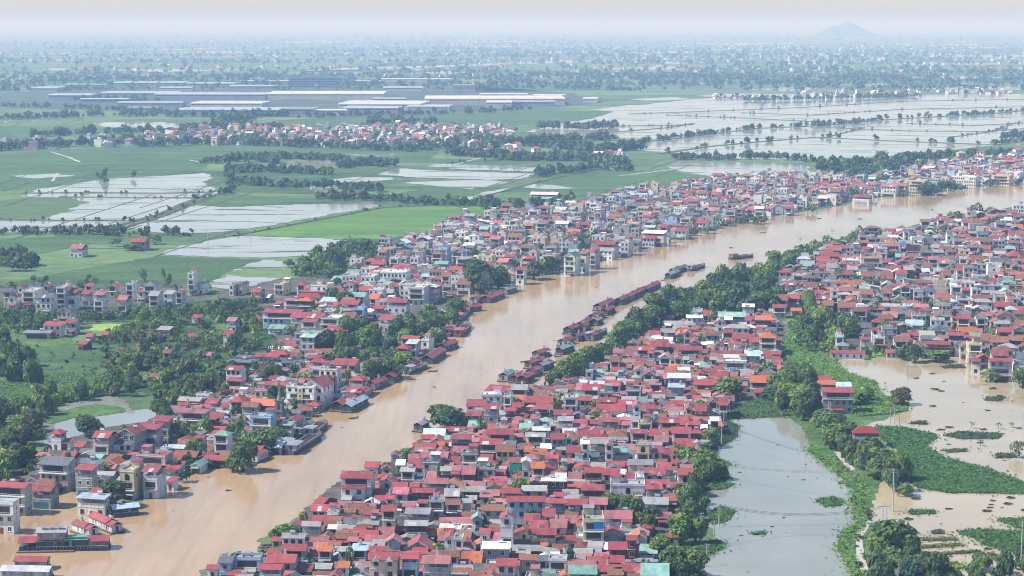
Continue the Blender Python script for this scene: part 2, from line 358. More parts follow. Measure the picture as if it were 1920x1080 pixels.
GREEN = [
 ("field_bright", [(440, 441), (600, 411), (717, 390), (812, 387), (940, 388), (982, 393), (982, 401), (915, 408), (848, 418), (812, 432), (735, 447), (657, 451), (600, 446)]),
 ("field_dark", [(-30, 540), (120, 510), (300, 480), (430, 484), (490, 488), (430, 508), (390, 530), (300, 535), (100, 540)]),
 ("field_green", [(-30, 450), (200, 440), (230, 445), (60, 480), (-30, 490)]),
 ("field_green", [(-30, 290), (260, 272), (480, 270), (760, 275), (830, 282), (800, 300), (640, 298), (400, 300), (380, 318), (200, 332), (140, 345), (-30, 360)]),
 ("field_green", [(375, 383), (400, 367), (560, 372), (660, 372), (610, 382), (528, 385), (430, 389)]),
 ("field_dark", [(410, 330), (600, 325), (650, 332), (560, 345), (600, 365), (440, 360)]),
 ("field_green", [(690, 372), (820, 350), (950, 350), (860, 380), (760, 380)]),
 ("field_green", [(1000, 345), (1100, 325), (1240, 318), (1330, 335), (1250, 350), (1120, 372), (1040, 372)]),
 ("field_green", [(510, 226), (700, 217), (1000, 210), (1160, 207), (1100, 226), (960, 236), (700, 233), (520, 236)]),
 ("estate_paving", [(-30, 176), (150, 168), (200, 158), (420, 152), (640, 150), (860, 158), (1060, 174), (1130, 184), (1120, 194), (1060, 200), (860, 212), (620, 220), (400, 220), (220, 208), (-30, 200)]),
 ("field_dark", [(60, 150), (300, 145), (500, 150), (400, 160), (100, 160)]),
 ("field_green", [(1300, 135), (1560, 128), (1920, 132), (1920, 150), (1560, 142), (1400, 141)]),
 ("field_green", [(860, 160), (1000, 155), (1180, 160), (1100, 170), (900, 172)]),
 ("field_green", [(-20, 235), (160, 238), (300, 245), (100, 252), (-20, 255)]),
 ("field_dark", [(40, 662), (100, 646), (225, 640), (235, 655), (190, 690), (60, 692)]),
 ("meadow", [(-30, 722), (80, 700), (195, 700), (205, 728), (120, 752), (40, 757), (-30, 752)]),
 ("algae", [(157, 618), (175, 607), (250, 608), (250, 614), (190, 622)]),
 ("field_green", [(280, 590), (385, 590), (400, 597), (290, 602)]),
 ("meadow", [(-30, 600), (60, 590), (140, 640), (40, 665), (-30, 680)]),
 ("scrub", [(200, 700), (180, 640), (240, 605), (330, 590), (480, 568), (520, 600), (510, 650), (430, 690), (400, 725), (405, 760), (320, 770), (290, 742), (240, 728)]),
 ("field_dark", [(236, 655), (300, 628), (360, 622), (380, 632), (300, 655), (250, 668)]), ("meadow", [(300, 700), (350, 672), (410, 668), (400, 690), (330, 715)]), ("meadow", [(400, 612), (450, 596), (480, 602), (430, 625)]), ("field_green", [(230, 712), (280, 690), (300, 694), (260, 722)]),
 ("scrub", [(-30, 770), (70, 755), (85, 800), (64, 850), (60, 870), (-30, 905)]), ("scrub", [(-30, 560), (120, 582), (300, 570), (470, 558), (480, 575), (260, 600), (120, 605), (60, 625), (-30, 600)]),
 ("scrub", [(60, 745), (130, 750), (195, 700), (245, 700), (255, 742), (200, 742), (120, 757), (75, 790)]),
 ("scrub", [(550, 500), (640, 466), (710, 466), (680, 500), (620, 524), (550, 517)]),
]
for _ in range(46):          # long bands of crops far out on the plain
    y_ = 56 + 104 * _rg.random(); x_ = _rg.uniform(-100, 1850); L_ = _rg.uniform(140, 520); h_ = (y_ - 46) * _rg.uniform(.03, .085)
    if 138 < y_ and x_ < 1150: continue
    GREEN.append((_rg.choice(["field_dark", "field_dark", "scrub", "field_green"]), [(x_, y_), (x_ + L_ * .3, y_ - h_), (x_ + L_, y_ - h_ * .4), (x_ + L_ * .6, y_ + h_ * .5)]))
for i, (m_, p) in enumerate(GREEN):
    sheet("estate_ground" if m_ == "estate_paving" else "paddy_field" if m_.startswith("field") else "grass_ground" if m_ in ("meadow", "scrub") else "algae_pond", p, 0.12 + (i % 3) * .012 + (.04 if i in (17, 18, 19, 20, 21, 22) and m_ != "scrub" else -.02 if i > 27 else 0), m_, rough=2.0, seed=90 + i)
sheet("left_pond", [(40, 802), (75, 792), (120, 757), (200, 742), (235, 750), (250, 770), (300, 765), (303, 776), (270, 792), (200, 802), (150, 817), (80, 835), (40, 840)], 0.14, "pond_water", rough=1.0, seed=5)
sheet("pond_island", [(68, 790), (130, 768), (180, 758), (230, 764), (238, 772), (200, 779), (140, 784), (95, 796)], 0.3, "meadow", rough=0.8, seed=6)
FLOOD = [(1565, 675), (1650, 672), (1800, 668), (1830, 690), (2300, 700), (2300, 1230), (1690, 1230), (1640, 1020), (1630, 960), (1650, 900), (1600, 860), (1620, 800), (1700, 772), (1702, 756), (1650, 740), (1640, 716), (1585, 700)]
sheet("flood_water", FLOOD, 0.14, "flood_water", rough=1.2, seed=7)
POND = [(1380, 783), (1480, 783), (1505, 800), (1520, 835), (1560, 862), (1600, 900), (1617, 915), (1612, 945), (1622, 990), (1592, 1002), (1582, 1030), (1615, 1080), (1680, 1230), (1230, 1230), (1300, 1050), (1345, 1020), (1325, 960), (1325, 925), (1370, 910), (1345, 880), (1350, 850), (1338, 830), (1362, 800)]
sheet("pond", POND, 0.15, "pond_water", rough=1.2, seed=8)
sheet("causeway_ground", [(1400, 785), (1450, 742), (1540, 748), (1600, 780), (1625, 800), (1602, 858), (1652, 900), (1632, 960), (1642, 1020), (1700, 1230), (1676, 1230), (1615, 1082), (1582, 1030), (1592, 1002), (1622, 990), (1612, 945), (1617, 915), (1560, 862), (1520, 835), (1505, 800), (1480, 783)], 0.2, "meadow", rough=0.8, seed=9)
sheet("causeway_path", [(1563, 848), (1574, 847), (1604, 882), (1592, 884)], 0.3, "path_concrete", seed=10)
sheet("causeway_path", [(1604, 1000), (1618, 986), (1630, 975), (1634, 982), (1616, 1010), (1622, 1050), (1690, 1230), (1676, 1230), (1606, 1050)], 0.3, "path_concrete", seed=11)
sheet("canal", [(196, 430), (236, 412), (405, 359), (412, 362), (300, 404), (212, 432)], 0.2, "paddy_water", rough=0.8, seed=12)
def strip(name, pts, wid, z, m, seed=1):
    g = [G(*p) for p in pts]; rg = random.Random(seed); L = []; Rr = []
    q = []
    for (a, b_), (c, d) in zip(g, g[1:]):
        n = max(1, min(30, int(math.hypot(c - a, d - b_) / (wid * 3))))
        q += [(a + (c - a) * k / n, b_ + (d - b_) * k / n) for k in range(n)]
    q.append(g[-1])
    for i, (x, y) in enumerate(q):
        x0, y0 = q[max(0, i - 1)]; x1, y1 = q[min(len(q) - 1, i + 1)]
        L_ = math.hypot(x1 - x0, y1 - y0) or 1; nx, ny = -(y1 - y0) / L_, (x1 - x0) / L_
        h = wid / 2 * rg.uniform(0.6, 1.35)
        L.append((x + nx * h, y + ny * h)); Rr.append((x - nx * h, y - ny * h))
    me = bpy.data.meshes.new(name); n = len(L)
    vs = [(x, y, 0.0) for x, y in L] + [(x * .7 + a * .3, y * .7 + b_ * .3, z) for (x, y), (a, b_) in zip(L, Rr)] + [(a * .7 + x * .3, b_ * .7 + y * .3, z) for (x, y), (a, b_) in zip(L, Rr)] + [(x, y, 0.0) for x, y in Rr]
    fs = [(k * n + i, (k + 1) * n + i, (k + 1) * n + i + 1, k * n + i + 1) for k in range(3) for i in range(n - 1)]
    me.from_pydata(vs, [], fs); me.materials.append(MATS[m])
    o = bpy.data.objects.new(name, me); COL.objects.link(o); o["kind"] = "structure"
    return o
DYKES = [[(1180, 270), (1250, 262), (1330, 252), (1420, 241), (1540, 236), (1640, 226), (1760, 219), (1850, 214), (1930, 207)],
 [(1240, 288), (1330, 275), (1450, 264), (1530, 258), (1700, 266), (1870, 272), (1940, 262)], [(1390, 212), (1520, 216), (1700, 205), (1940, 200)],
 [(1560, 240), (1700, 246), (1850, 247), (1940, 240)], [(1700, 232), (1820, 236), (1940, 230)], [(1100, 252), (1250, 240), (1300, 232)], [(1250, 216), (1400, 222), (1560, 230)],
 [(1180, 214), (1350, 208), (1500, 202), (1700, 190), (1940, 186)], [(196, 431), (300, 402), (406, 357)], [(212, 434), (300, 407), (414, 362)],
 [(440, 443), (600, 412), (717, 390), (860, 382), (1000, 344), (1060, 330)], [(40, 363), (150, 362), (300, 363), (400, 361)], [(-20, 413), (120, 414), (232, 414)], [(110, 370), (240, 371), (390, 372)],
 [(1060, 240), (1200, 236), (1300, 234)], [(840, 306), (960, 300), (1040, 290)], [(150, 428), (240, 440), (420, 445)], [(1540, 260), (1620, 240)], [(1780, 258), (1860, 247), (1900, 232)]]
for i, d in enumerate(DYKES):
    strip("field_dyke", d, 5.0 if i > 9 else 9.0 + (i < 2) * 5, 0.9, "dyke_earth", 300 + i)
_rg = random.Random(21)
for i in range(70):          # low bunds between the plots
    x_, y_ = _rg.uniform(-20, 1250), _rg.uniform(212, 505)
    if not (y_ < 470 - x_ * .10 or x_ < 420) or y_ > 520 - x_ * .12: continue
    L_ = _rg.uniform(50, 220) * (y_ - 46) / 320; k_ = (y_ - 46) / 320
    if _rg.random() < .6: pts_ = [(x_, y_), (x_ + L_ * .5, y_ + _rg.uniform(-2, 2)), (x_ + L_, y_ + _rg.uniform(-4, 4))]
    else: pts_ = [(x_, y_), (x_ + L_ * .5, y_ - L_ * .16), (x_ + L_, y_ - L_ * .32)]
    strip("field_dyke", pts_, 2.2, 0.4, "dyke_earth", 400 + i)
for i, d in enumerate([[(96, 285), (130, 295), (150, 304)], [(98, 340), (108, 325)], [(355, 300), (380, 305)], [(840, 312), (900, 296)], [(1160, 330), (1260, 318)]]):
    strip("field_path", d, 5.0, 0.3, "path_concrete", 340 + i)

# the lone hill at the edge of the plain
def hill():
    me = bpy.data.meshes.new("hill"); D = 27500.0; vs = []; fs = []; nx, ny = 120, 14
    cx = (1580 - 960) / F * D
    for j in range(ny + 1):
        for i in range(nx + 1):
            u = i / nx * 2 - 1; v = j / ny * 2 - 1
            rg_ = math.sin(u * 41 + v * 9) * 4 + math.sin(u * 17 - v * 5) * 6 + math.sin(u * 83 + v * 21) * 2
            prof = 192 * math.exp(-((u - 0.05) / 0.25) ** 2) + 118 * math.exp(-((u + 0.34) / 0.2) ** 2) + 70 * math.exp(-((u - 0.42) / 0.26) ** 2) + rg_ * math.exp(-(u / .5) ** 2)
            h = min(prof, 219) * max(0, 1 - v * v) ** 0.7
            vs.append((cx + u * 640, D + v * 500, h - 2))
    for j in range(ny):
        for i in range(nx):
            a = j * (nx + 1) + i; fs.append((a, a + 1, a + nx + 2, a + nx + 1))
    me.from_pydata(vs, [], fs); me.materials.append(MATS["hill_forest"])
    o = bpy.data.objects.new("hill", me); COL.objects.link(o); o["kind"] = "structure"
hill()

# the air
m = bpy.data.materials.new("haze_air"); m.use_nodes = True
nt = m.node_tree; nt.nodes.clear()
pv = nt.nodes.new("ShaderNodeVolumePrincipled"); out = nt.nodes.new("ShaderNodeOutputMaterial")
pv.inputs['Color'].default_value = (0.41, 0.65, 1.0, 1); pv.inputs['Absorption Color'].default_value = (1, 1, 1, 1); pv.inputs['Density'].default_value = HAZE_DENSITY
pv.inputs['Anisotropy'].default_value = 0.0
nt.links.new(pv.outputs[0], out.inputs['Volume'])
MATS["haze_air"] = m
hz = MB(); E = FAR + 50
hz.box(-E, E, -350, E, -2.0, 226.0, (1, 1, 1), "haze_air", True)
ho = hz.obj("haze"); ho["kind"] = "stuff"

HOUSES = """568 612 930 951 r g 1;580 638 947 959 r g 1 G;583 625 967 977 r g 1;553 578 977 985 r g 1;562 602 979 987 g g 2 G;612 650 986 993 w m 1;625 655 995 1009 b g 1;509 525 1008 1015 r g 1;525 572 1004 1010 g m 2 W;577 617 1006 1019 b g 1;522 575 1021 1033 r g 2;592 624 1023 1033 o g 2;603 640 1015 1026 r g 1;498 521 1030 1037 r g 1;496 556 1040 1056 r g 2;404 438 1043 1056 k g 2 B;436 490 1043 1049 g f 2 B;383 411 1061 1068 r g 1;440 480 1063 1073 g g 1;482 528 1063 1069 r m 2 W;528 553 1067 1080 p m 1;581 623 1057 1067 g g 1;623 655 1055 1065 b g 1;537 552 1057 1064 r m 1;615 640 1070 1080 r e 2
634 700 884 897 r g 3 W;637 687 905 917 r m 2 W;698 733 917 930 r g 1;733 767 915 927 p g 2;733 765 905 914 r g 2;767 787 907 913 r g 1;768 816 916 924 r g 2 D;792 841 897 907 p g 2;868 911 903 912 p g 1;861 911 913 922 g g 1;812 831 918 933 r e 2;831 863 917 931 g g 2;723 737 927 937 r m 2;637 660 930 938 g g 1;657 673 924 931 b e 1;642 688 944 957 b g 1;688 701 944 952 p g 1;712 745 948 959 r g 3 C;752 780 941 950 p g 2;782 802 939 944 r g 2;756 808 953 964 g g 2;803 832 934 940 g f 3 G;834 864 936 946 b g 2;864 885 936 944 g m 2 N;808 823 959 972 b g 1;818 885 971 982 p g 1;822 886 984 993 w m 1;757 803 977 986 g g 2;681 701 960 966 r g 1;667 711 975 985 g m 1;630 668 986 995 g g 1;706 740 989 1004 p g 1;670 710 995 1010 r g 1;630 670 999 1010 b g 1;660 687 989 998 r g 1;722 753 1003 1015 p e 2;753 815 1007 1030 r e 1;830 855 996 1009 r e 2 W;853 867 1008 1012 g f 2 W;868 892 1017 1030 b g 1;657 689 1021 1033 u m 2;630 657 1027 1034 g g 2;690 752 1025 1033 r g 1;695 722 1013 1024 g m 1;687 748 1036 1050 r g 3 C;749 786 1035 1048 r g 3 B;788 845 1043 1057 p g 3 G;825 862 1034 1044 b g 2;863 890 1034 1047 o g 1;847 883 1050 1062 b g 1;848 884 1065 1080 b g 1;630 656 1055 1064 o g 2;691 752 1071 1078 r g 1
911 948 902 911 r g 1;900 938 919 930 p g 1;938 976 916 925 r g 2;977 1026 911 921 g g 2;1013 1063 896 903 w m 2 D;1089 1135 909 920 r g 2 D;1037 1055 923 931 r g 2;949 1024 931 941 r g 3 B;1025 1062 936 944 r g 2;1063 1103 936 947 r g 2;1103 1140 934 946 p g 2;898 925 928 933 p m 2 G;922 948 935 945 p g 1;902 947 946 957 b g 2 G;935 965 955 971 r e 4 W;883 907 963 973 n e 2 N;980 1013 964 977 r g 2;1015 1042 955 970 r m 2 W;1047 1083 967 981 p g 2;993 1028 977 992 r g 2;1028 1064 975 990 p g 2;990 1044 992 1003 r g 2 C;1033 1081 999 1010 r g 1;1081 1116 997 1009 w f 1 W;1093 1133 962 978 c f 3 C;897 920 992 1002 r m 3 W;921 956 1000 1016 p g 1;902 957 1017 1030 w m 2 G;958 995 1012 1023 b g 1;999 1028 1016 1024 o m 1;960 1019 1023 1033 g g 1;966 995 1034 1040 g m 1;971 1007 1041 1051 b m 2 C;1007 1028 1043 1053 k m 2;1028 1063 1044 1052 c f 2 W;1055 1112 1029 1039 g g 1;1058 1098 1042 1052 g m 1;880 905 1034 1055 o g 1;927 970 1048 1062 r g 2 W;883 912 1057 1069 k g 1;907 935 1070 1080 r e 1;1063 1118 1051 1061 p g 1;1065 1120 1061 1077 n g 2;1102 1140 1044 1058 r g 1;1118 1152 1060 1072 r g 1 G;1100 1131 1016 1030 g g 1
1132 1186 958 973 p g 2 B;1145 1210 903 911 c f 2 W;1210 1252 900 908 r g 2;1210 1243 909 918 r m 2 C;1204 1254 933 946 g g 2;1220 1261 961 972 p g 1;1269 1302 880 891 r g 2 C;1185 1213 988 1008 o e 2 G;1140 1198 1017 1031 r g 2 D;1174 1196 1008 1014 r m 3 D;1130 1172 1042 1055 r g 1;1167 1205 1058 1072 r g 1;1201 1255 1056 1080 n g 2;1250 1266 1004 1009 r m 1
680 712 866 877 r g 1 W;712 738 866 878 r e 1;740 760 863 873 w m 1;762 788 860 871 r g 1;732 748 845 853 b e 1;772 805 830 839 r g 1;775 805 840 847 p g 1;786 832 848 859 p g 2;708 742 888 904 r e 2 W;748 778 877 885 g m 2 W;773 795 890 905 k f 1 G
790 836 804 817 u g 1 W;836 888 801 809 r g 1;872 913 749 762 r g 1;871 903 771 780 r g 2;905 936 757 767 r g 3 G;945 968 765 771 r g 2 D;958 978 755 764 r g 2;1001 1030 757 768 r m 2;980 1038 743 755 r g 1;990 1030 736 744 b g 1;1037 1074 769 778 r g 2;993 1013 778 786 p m 2 W;843 885 814 824 r g 2 D;805 834 815 827 r e 1;790 818 832 843 r g 1;815 840 834 847 r e 1;841 868 831 837 w m 1;845 878 837 849 p g 1;878 896 833 842 r e 1;897 944 823 834 r g 2 D;910 965 805 815 r g 2;898 930 788 795 r g 1;913 930 795 805 b g 1;930 951 796 803 g f 2 C;930 973 788 795 p g 1;952 971 795 802 r g 1;971 1000 794 803 n g 1;997 1032 801 808 w m 2;984 1024 812 819 g g 2 W;941 968 817 830 g g 1;1031 1060 813 824 r g 2;1013 1036 823 831 g m 1;1013 1035 833 842 w m 1;926 967 834 847 b g 2 C;790 841 848 859 p g 1;790 825 861 868 k f 2 G;840 864 856 871 r g 1;865 896 846 852 c f 3 G;897 925 852 866 r g 1;880 900 860 870 r e 1;824 848 876 884 g m 2;847 864 873 883 p g 1;862 893 874 890 p g 2 D;893 928 873 880 g f 2 G;796 819 885 897 p g 1;844 861 885 896 r g 1;928 948 880 891 r g 1;951 981 858 867 b g 2 C;979 993 860 866 w e 4 W;995 1022 865 878 o g 2 C;1022 1048 853 860 r g 2;1022 1048 863 868 r m 1;966 982 894 905 p g 1
1057 1082 741 747 c f 3 W;1084 1110 742 751 r g 2;1120 1156 746 754 r g 1;1117 1174 755 772 r g 1;1102 1132 765 776 r e 1;1157 1190 750 759 r g 1;1172 1186 759 771 r g 1;1185 1203 748 762 p e 3 W;1208 1228 756 767 r m 2;1243 1270 757 763 r g 1;1243 1282 763 771 p g 1;1266 1287 744 754 g g 1;1283 1300 750 766 r e 2 C;1044 1076 781 789 g g 2 W;1043 1100 797 804 p m 1;1072 1102 787 798 r g 1;1102 1117 787 795 r g 1;1121 1162 783 791 r g 2 G;1162 1184 782 788 p g 1;1117 1132 790 796 r m 1;1185 1197 781 791 g g 2;1230 1250 768 776 g g 1;1251 1283 771 778 g g 1;1235 1275 783 793 r g 2;1254 1283 779 785 p g 1;1275 1314 790 797 r g 2 D;1222 1235 785 790 c f 2 G;1197 1222 789 795 g f 2 C;1082 1125 807 821 r g 2;1103 1124 800 808 p e 1;1058 1075 813 822 g e 2 W;1136 1176 806 819 b h 1;1140 1178 820 827 g g 1;1181 1215 806 813 r m 2 W;1216 1254 805 818 r g 1;1225 1254 818 829 p g 1;1258 1297 801 813 r g 2 W;1263 1291 819 830 r g 1;1286 1306 831 838 r m 1;1292 1307 823 830 r g 1;1105 1143 821 832 g g 2 C;1135 1149 826 834 p e 3 W;1089 1105 824 833 w m 3 W;1158 1192 833 840 p g 1;1149 1178 838 849 n m 2 G;1193 1218 829 834 c f 3 C;1219 1242 829 836 g g 1;1220 1242 836 842 r g 1;1219 1244 843 850 r m 2;1244 1265 843 854 r g 1;1235 1263 853 863 b g 1;1258 1276 863 872 r m 1;1060 1090 836 849 r g 2;1050 1076 861 869 p m 1;1138 1172 865 875 r g 1;1177 1225 862 872 g g 2;1186 1217 854 863 w m 1;1230 1260 868 878 r g 1;1095 1130 877 887 r g 2 D;1128 1160 879 891 r g 1;1159 1174 881 890 w m 1;1174 1191 886 898 r g 1;1191 1208 888 897 w f 2 W;1206 1249 878 890 r g 2 W;1063 1092 886 900 p g 1;1040 1063 888 895 w m 2;1063 1098 900 907 g g 1
1301 1326 756 771 r g 2 D;1327 1347 740 754 r e 2 C;1346 1366 738 760 r g 2;1300 1332 782 789 p g 1;1331 1349 783 790 w m 2 D;1299 1313 806 813 r m 2 D;1313 1333 823 830 g m 1
1212 1238 590 600 r e 2 W;1240 1264 592 600 r g 1 D;1242 1300 602 609 g g 1 G;1286 1318 591 596 w m 2;1300 1317 580 585 c f 2 W;1318 1336 581 592 r g 2 D;1345 1398 585 594 n g 2;1343 1357 594 602 g e 3 W;1357 1374 594 600 w g 2;1358 1405 608 616 g h 2 W;1391 1415 570 576 w m 3 W;1397 1410 594 601 r m 2;1415 1448 591 600 o g 2;1448 1475 571 577 r g 2;1482 1504 577 583 o g 1;1512 1536 564 570 b g 1;1537 1560 565 574 b g 1;1188 1200 606 614 r m 1;1208 1222 609 618 p e 1;1213 1240 620 630 r g 1;1244 1267 618 624 g g 2;1267 1282 616 628 o e 2;1281 1297 617 624 o e 3 P;1302 1317 609 618 r e 1;1322 1336 615 621 o g 1;1298 1322 623 630 p g 1;1322 1350 622 629 b g 2 N;1353 1377 618 624 r g 2;1372 1408 626 636 r g 2 W;1404 1467 634 642 r g 2 G;1423 1457 624 634 o h 3;1430 1465 659 665 r m 1;1396 1427 657 668 u m 2;1357 1397 666 671 w m 2;1343 1392 658 665 r g 1;1357 1400 674 680 w f 2 G;1367 1388 644 652 b g 1;1365 1382 639 645 r m 1;1245 1262 633 639 w m 1;1294 1312 633 642 p e 2;1311 1338 640 647 w m 1;1220 1255 638 650 r g 2;1217 1242 645 652 b g 1;1191 1227 649 657 r g 2 C;1213 1227 658 663 r m 2;1167 1183 636 642 r g 1;1152 1172 640 644 g m 1;1148 1169 655 663 p m 2 W;1173 1184 658 668 r m 1;1270 1318 649 657 r g 2;1263 1280 660 672 r e 2;1234 1260 665 671 g e 2 W;1280 1292 669 675 n g 1;1294 1320 672 679 b g 1;1330 1345 670 675 g m 2 C;1142 1163 668 678 b g 2 W;1126 1141 671 676 p m 1;1116 1140 681 688 r g 1;1167 1193 674 680 g m 1;1196 1210 675 681 r g 1;1208 1230 678 686 b g 1;1144 1170 688 696 r g 1;1160 1182 690 700 k e 1 W;1123 1160 698 704 g g 1;1187 1207 685 694 p e 2 W;1205 1230 689 702 r e 2 G;1245 1268 688 698 o g 1;1270 1302 690 695 w m 1;1251 1295 700 709 u g 2;1305 1322 693 702 r h 1;1296 1325 706 711 w m 1;1328 1368 695 708 r g 1;1227 1252 699 708 p g 1;1252 1284 720 727 u m 2;1216 1241 717 722 p m 2 G;1300 1345 712 722 r g 2 C;1309 1340 724 732 u m 1;1405 1443 704 717 o g 2;1412 1455 730 737 r m 1;1438 1464 680 685 r g 1;1457 1479 685 692 o g 2 G;1489 1520 703 712 r g 1;1520 1557 705 713 r g 1;1482 1520 692 698 g f 1 G;1533 1568 714 722 o m 2;1568 1599 717 725 u g 3;1540 1604 727 736 r g 3 G;1597 1654 799 813 r h 2 W;1640 1706 1068 1080 k g 1
1090 1127 720 732 r g 2;1133 1165 714 724 r g 2;1105 1135 715 721 w m 1;1163 1190 712 721 g g 2;1173 1202 727 733 g f 2 G;1203 1223 730 738 p g 1;1241 1255 732 739 r m 1;1222 1248 740 747 g g 1;1122 1150 731 737 g f 2 G;899 953 718 735 r g 1;955 990 721 731 g g 2;901 941 737 742 w f 2 W;943 959 740 745 c f 3 W;1077 1120 720 731 p g 2;1097 1112 690 697 c f 2 W
1650 1706 572 576 c f 2 W;1728 1777 543 551 p h 2 W;1750 1788 585 592 b e 3 W;1823 1862 560 567 g h 2 W;1887 1910 555 560 r f 3 C;1829 1862 585 592 b g 2 B;1797 1833 613 623 o g 2;1817 1842 624 632 n g 2;1869 1903 614 623 r g 2;1733 1783 640 646 r g 2 D;1740 1780 612 620 k e 2 W;1798 1830 642 650 r e 2 C;1660 1692 656 662 r g 1;1854 1900 672 678 r g 3 G;1820 1840 673 678 r m 2 W;1687 1707 625 634 r g 1;1633 1662 615 620 r g 2 W;1638 1660 630 634 w f 2 W;1567 1582 627 632 c f 2 W;1568 1593 642 649 g h 1 C;1612 1633 632 637 r m 2 C;1643 1664 643 648 b m 1;1600 1627 568 576 w h 2 W;1556 1622 658 663 r m 1;1494 1520 480 486 u h 2 W;1678 1709 452 462 l h 2 W;1723 1752 467 474 k h 2 W;1748 1790 456 463 k h 1;1815 1845 499 510 l h 2 W;1716 1748 522 532 k h 1;1857 1878 520 528 r h 1;1888 1918 468 481 r h 2 W;1562 1615 460 466 r g 2 W;1614 1655 479 484 p f 4 C;1580 1614 483 490 w f 2 W;1638 1665 459 468 r g 2;1537 1575 473 481 r g 2 W;1535 1570 487 493 r g 2;1465 1500 552 560 r g 2 G;1533 1558 553 561 r g 2;1558 1572 544 546 c f 4 W;1617 1637 553 562 r g 1;1667 1690 494 505 r g 2"""
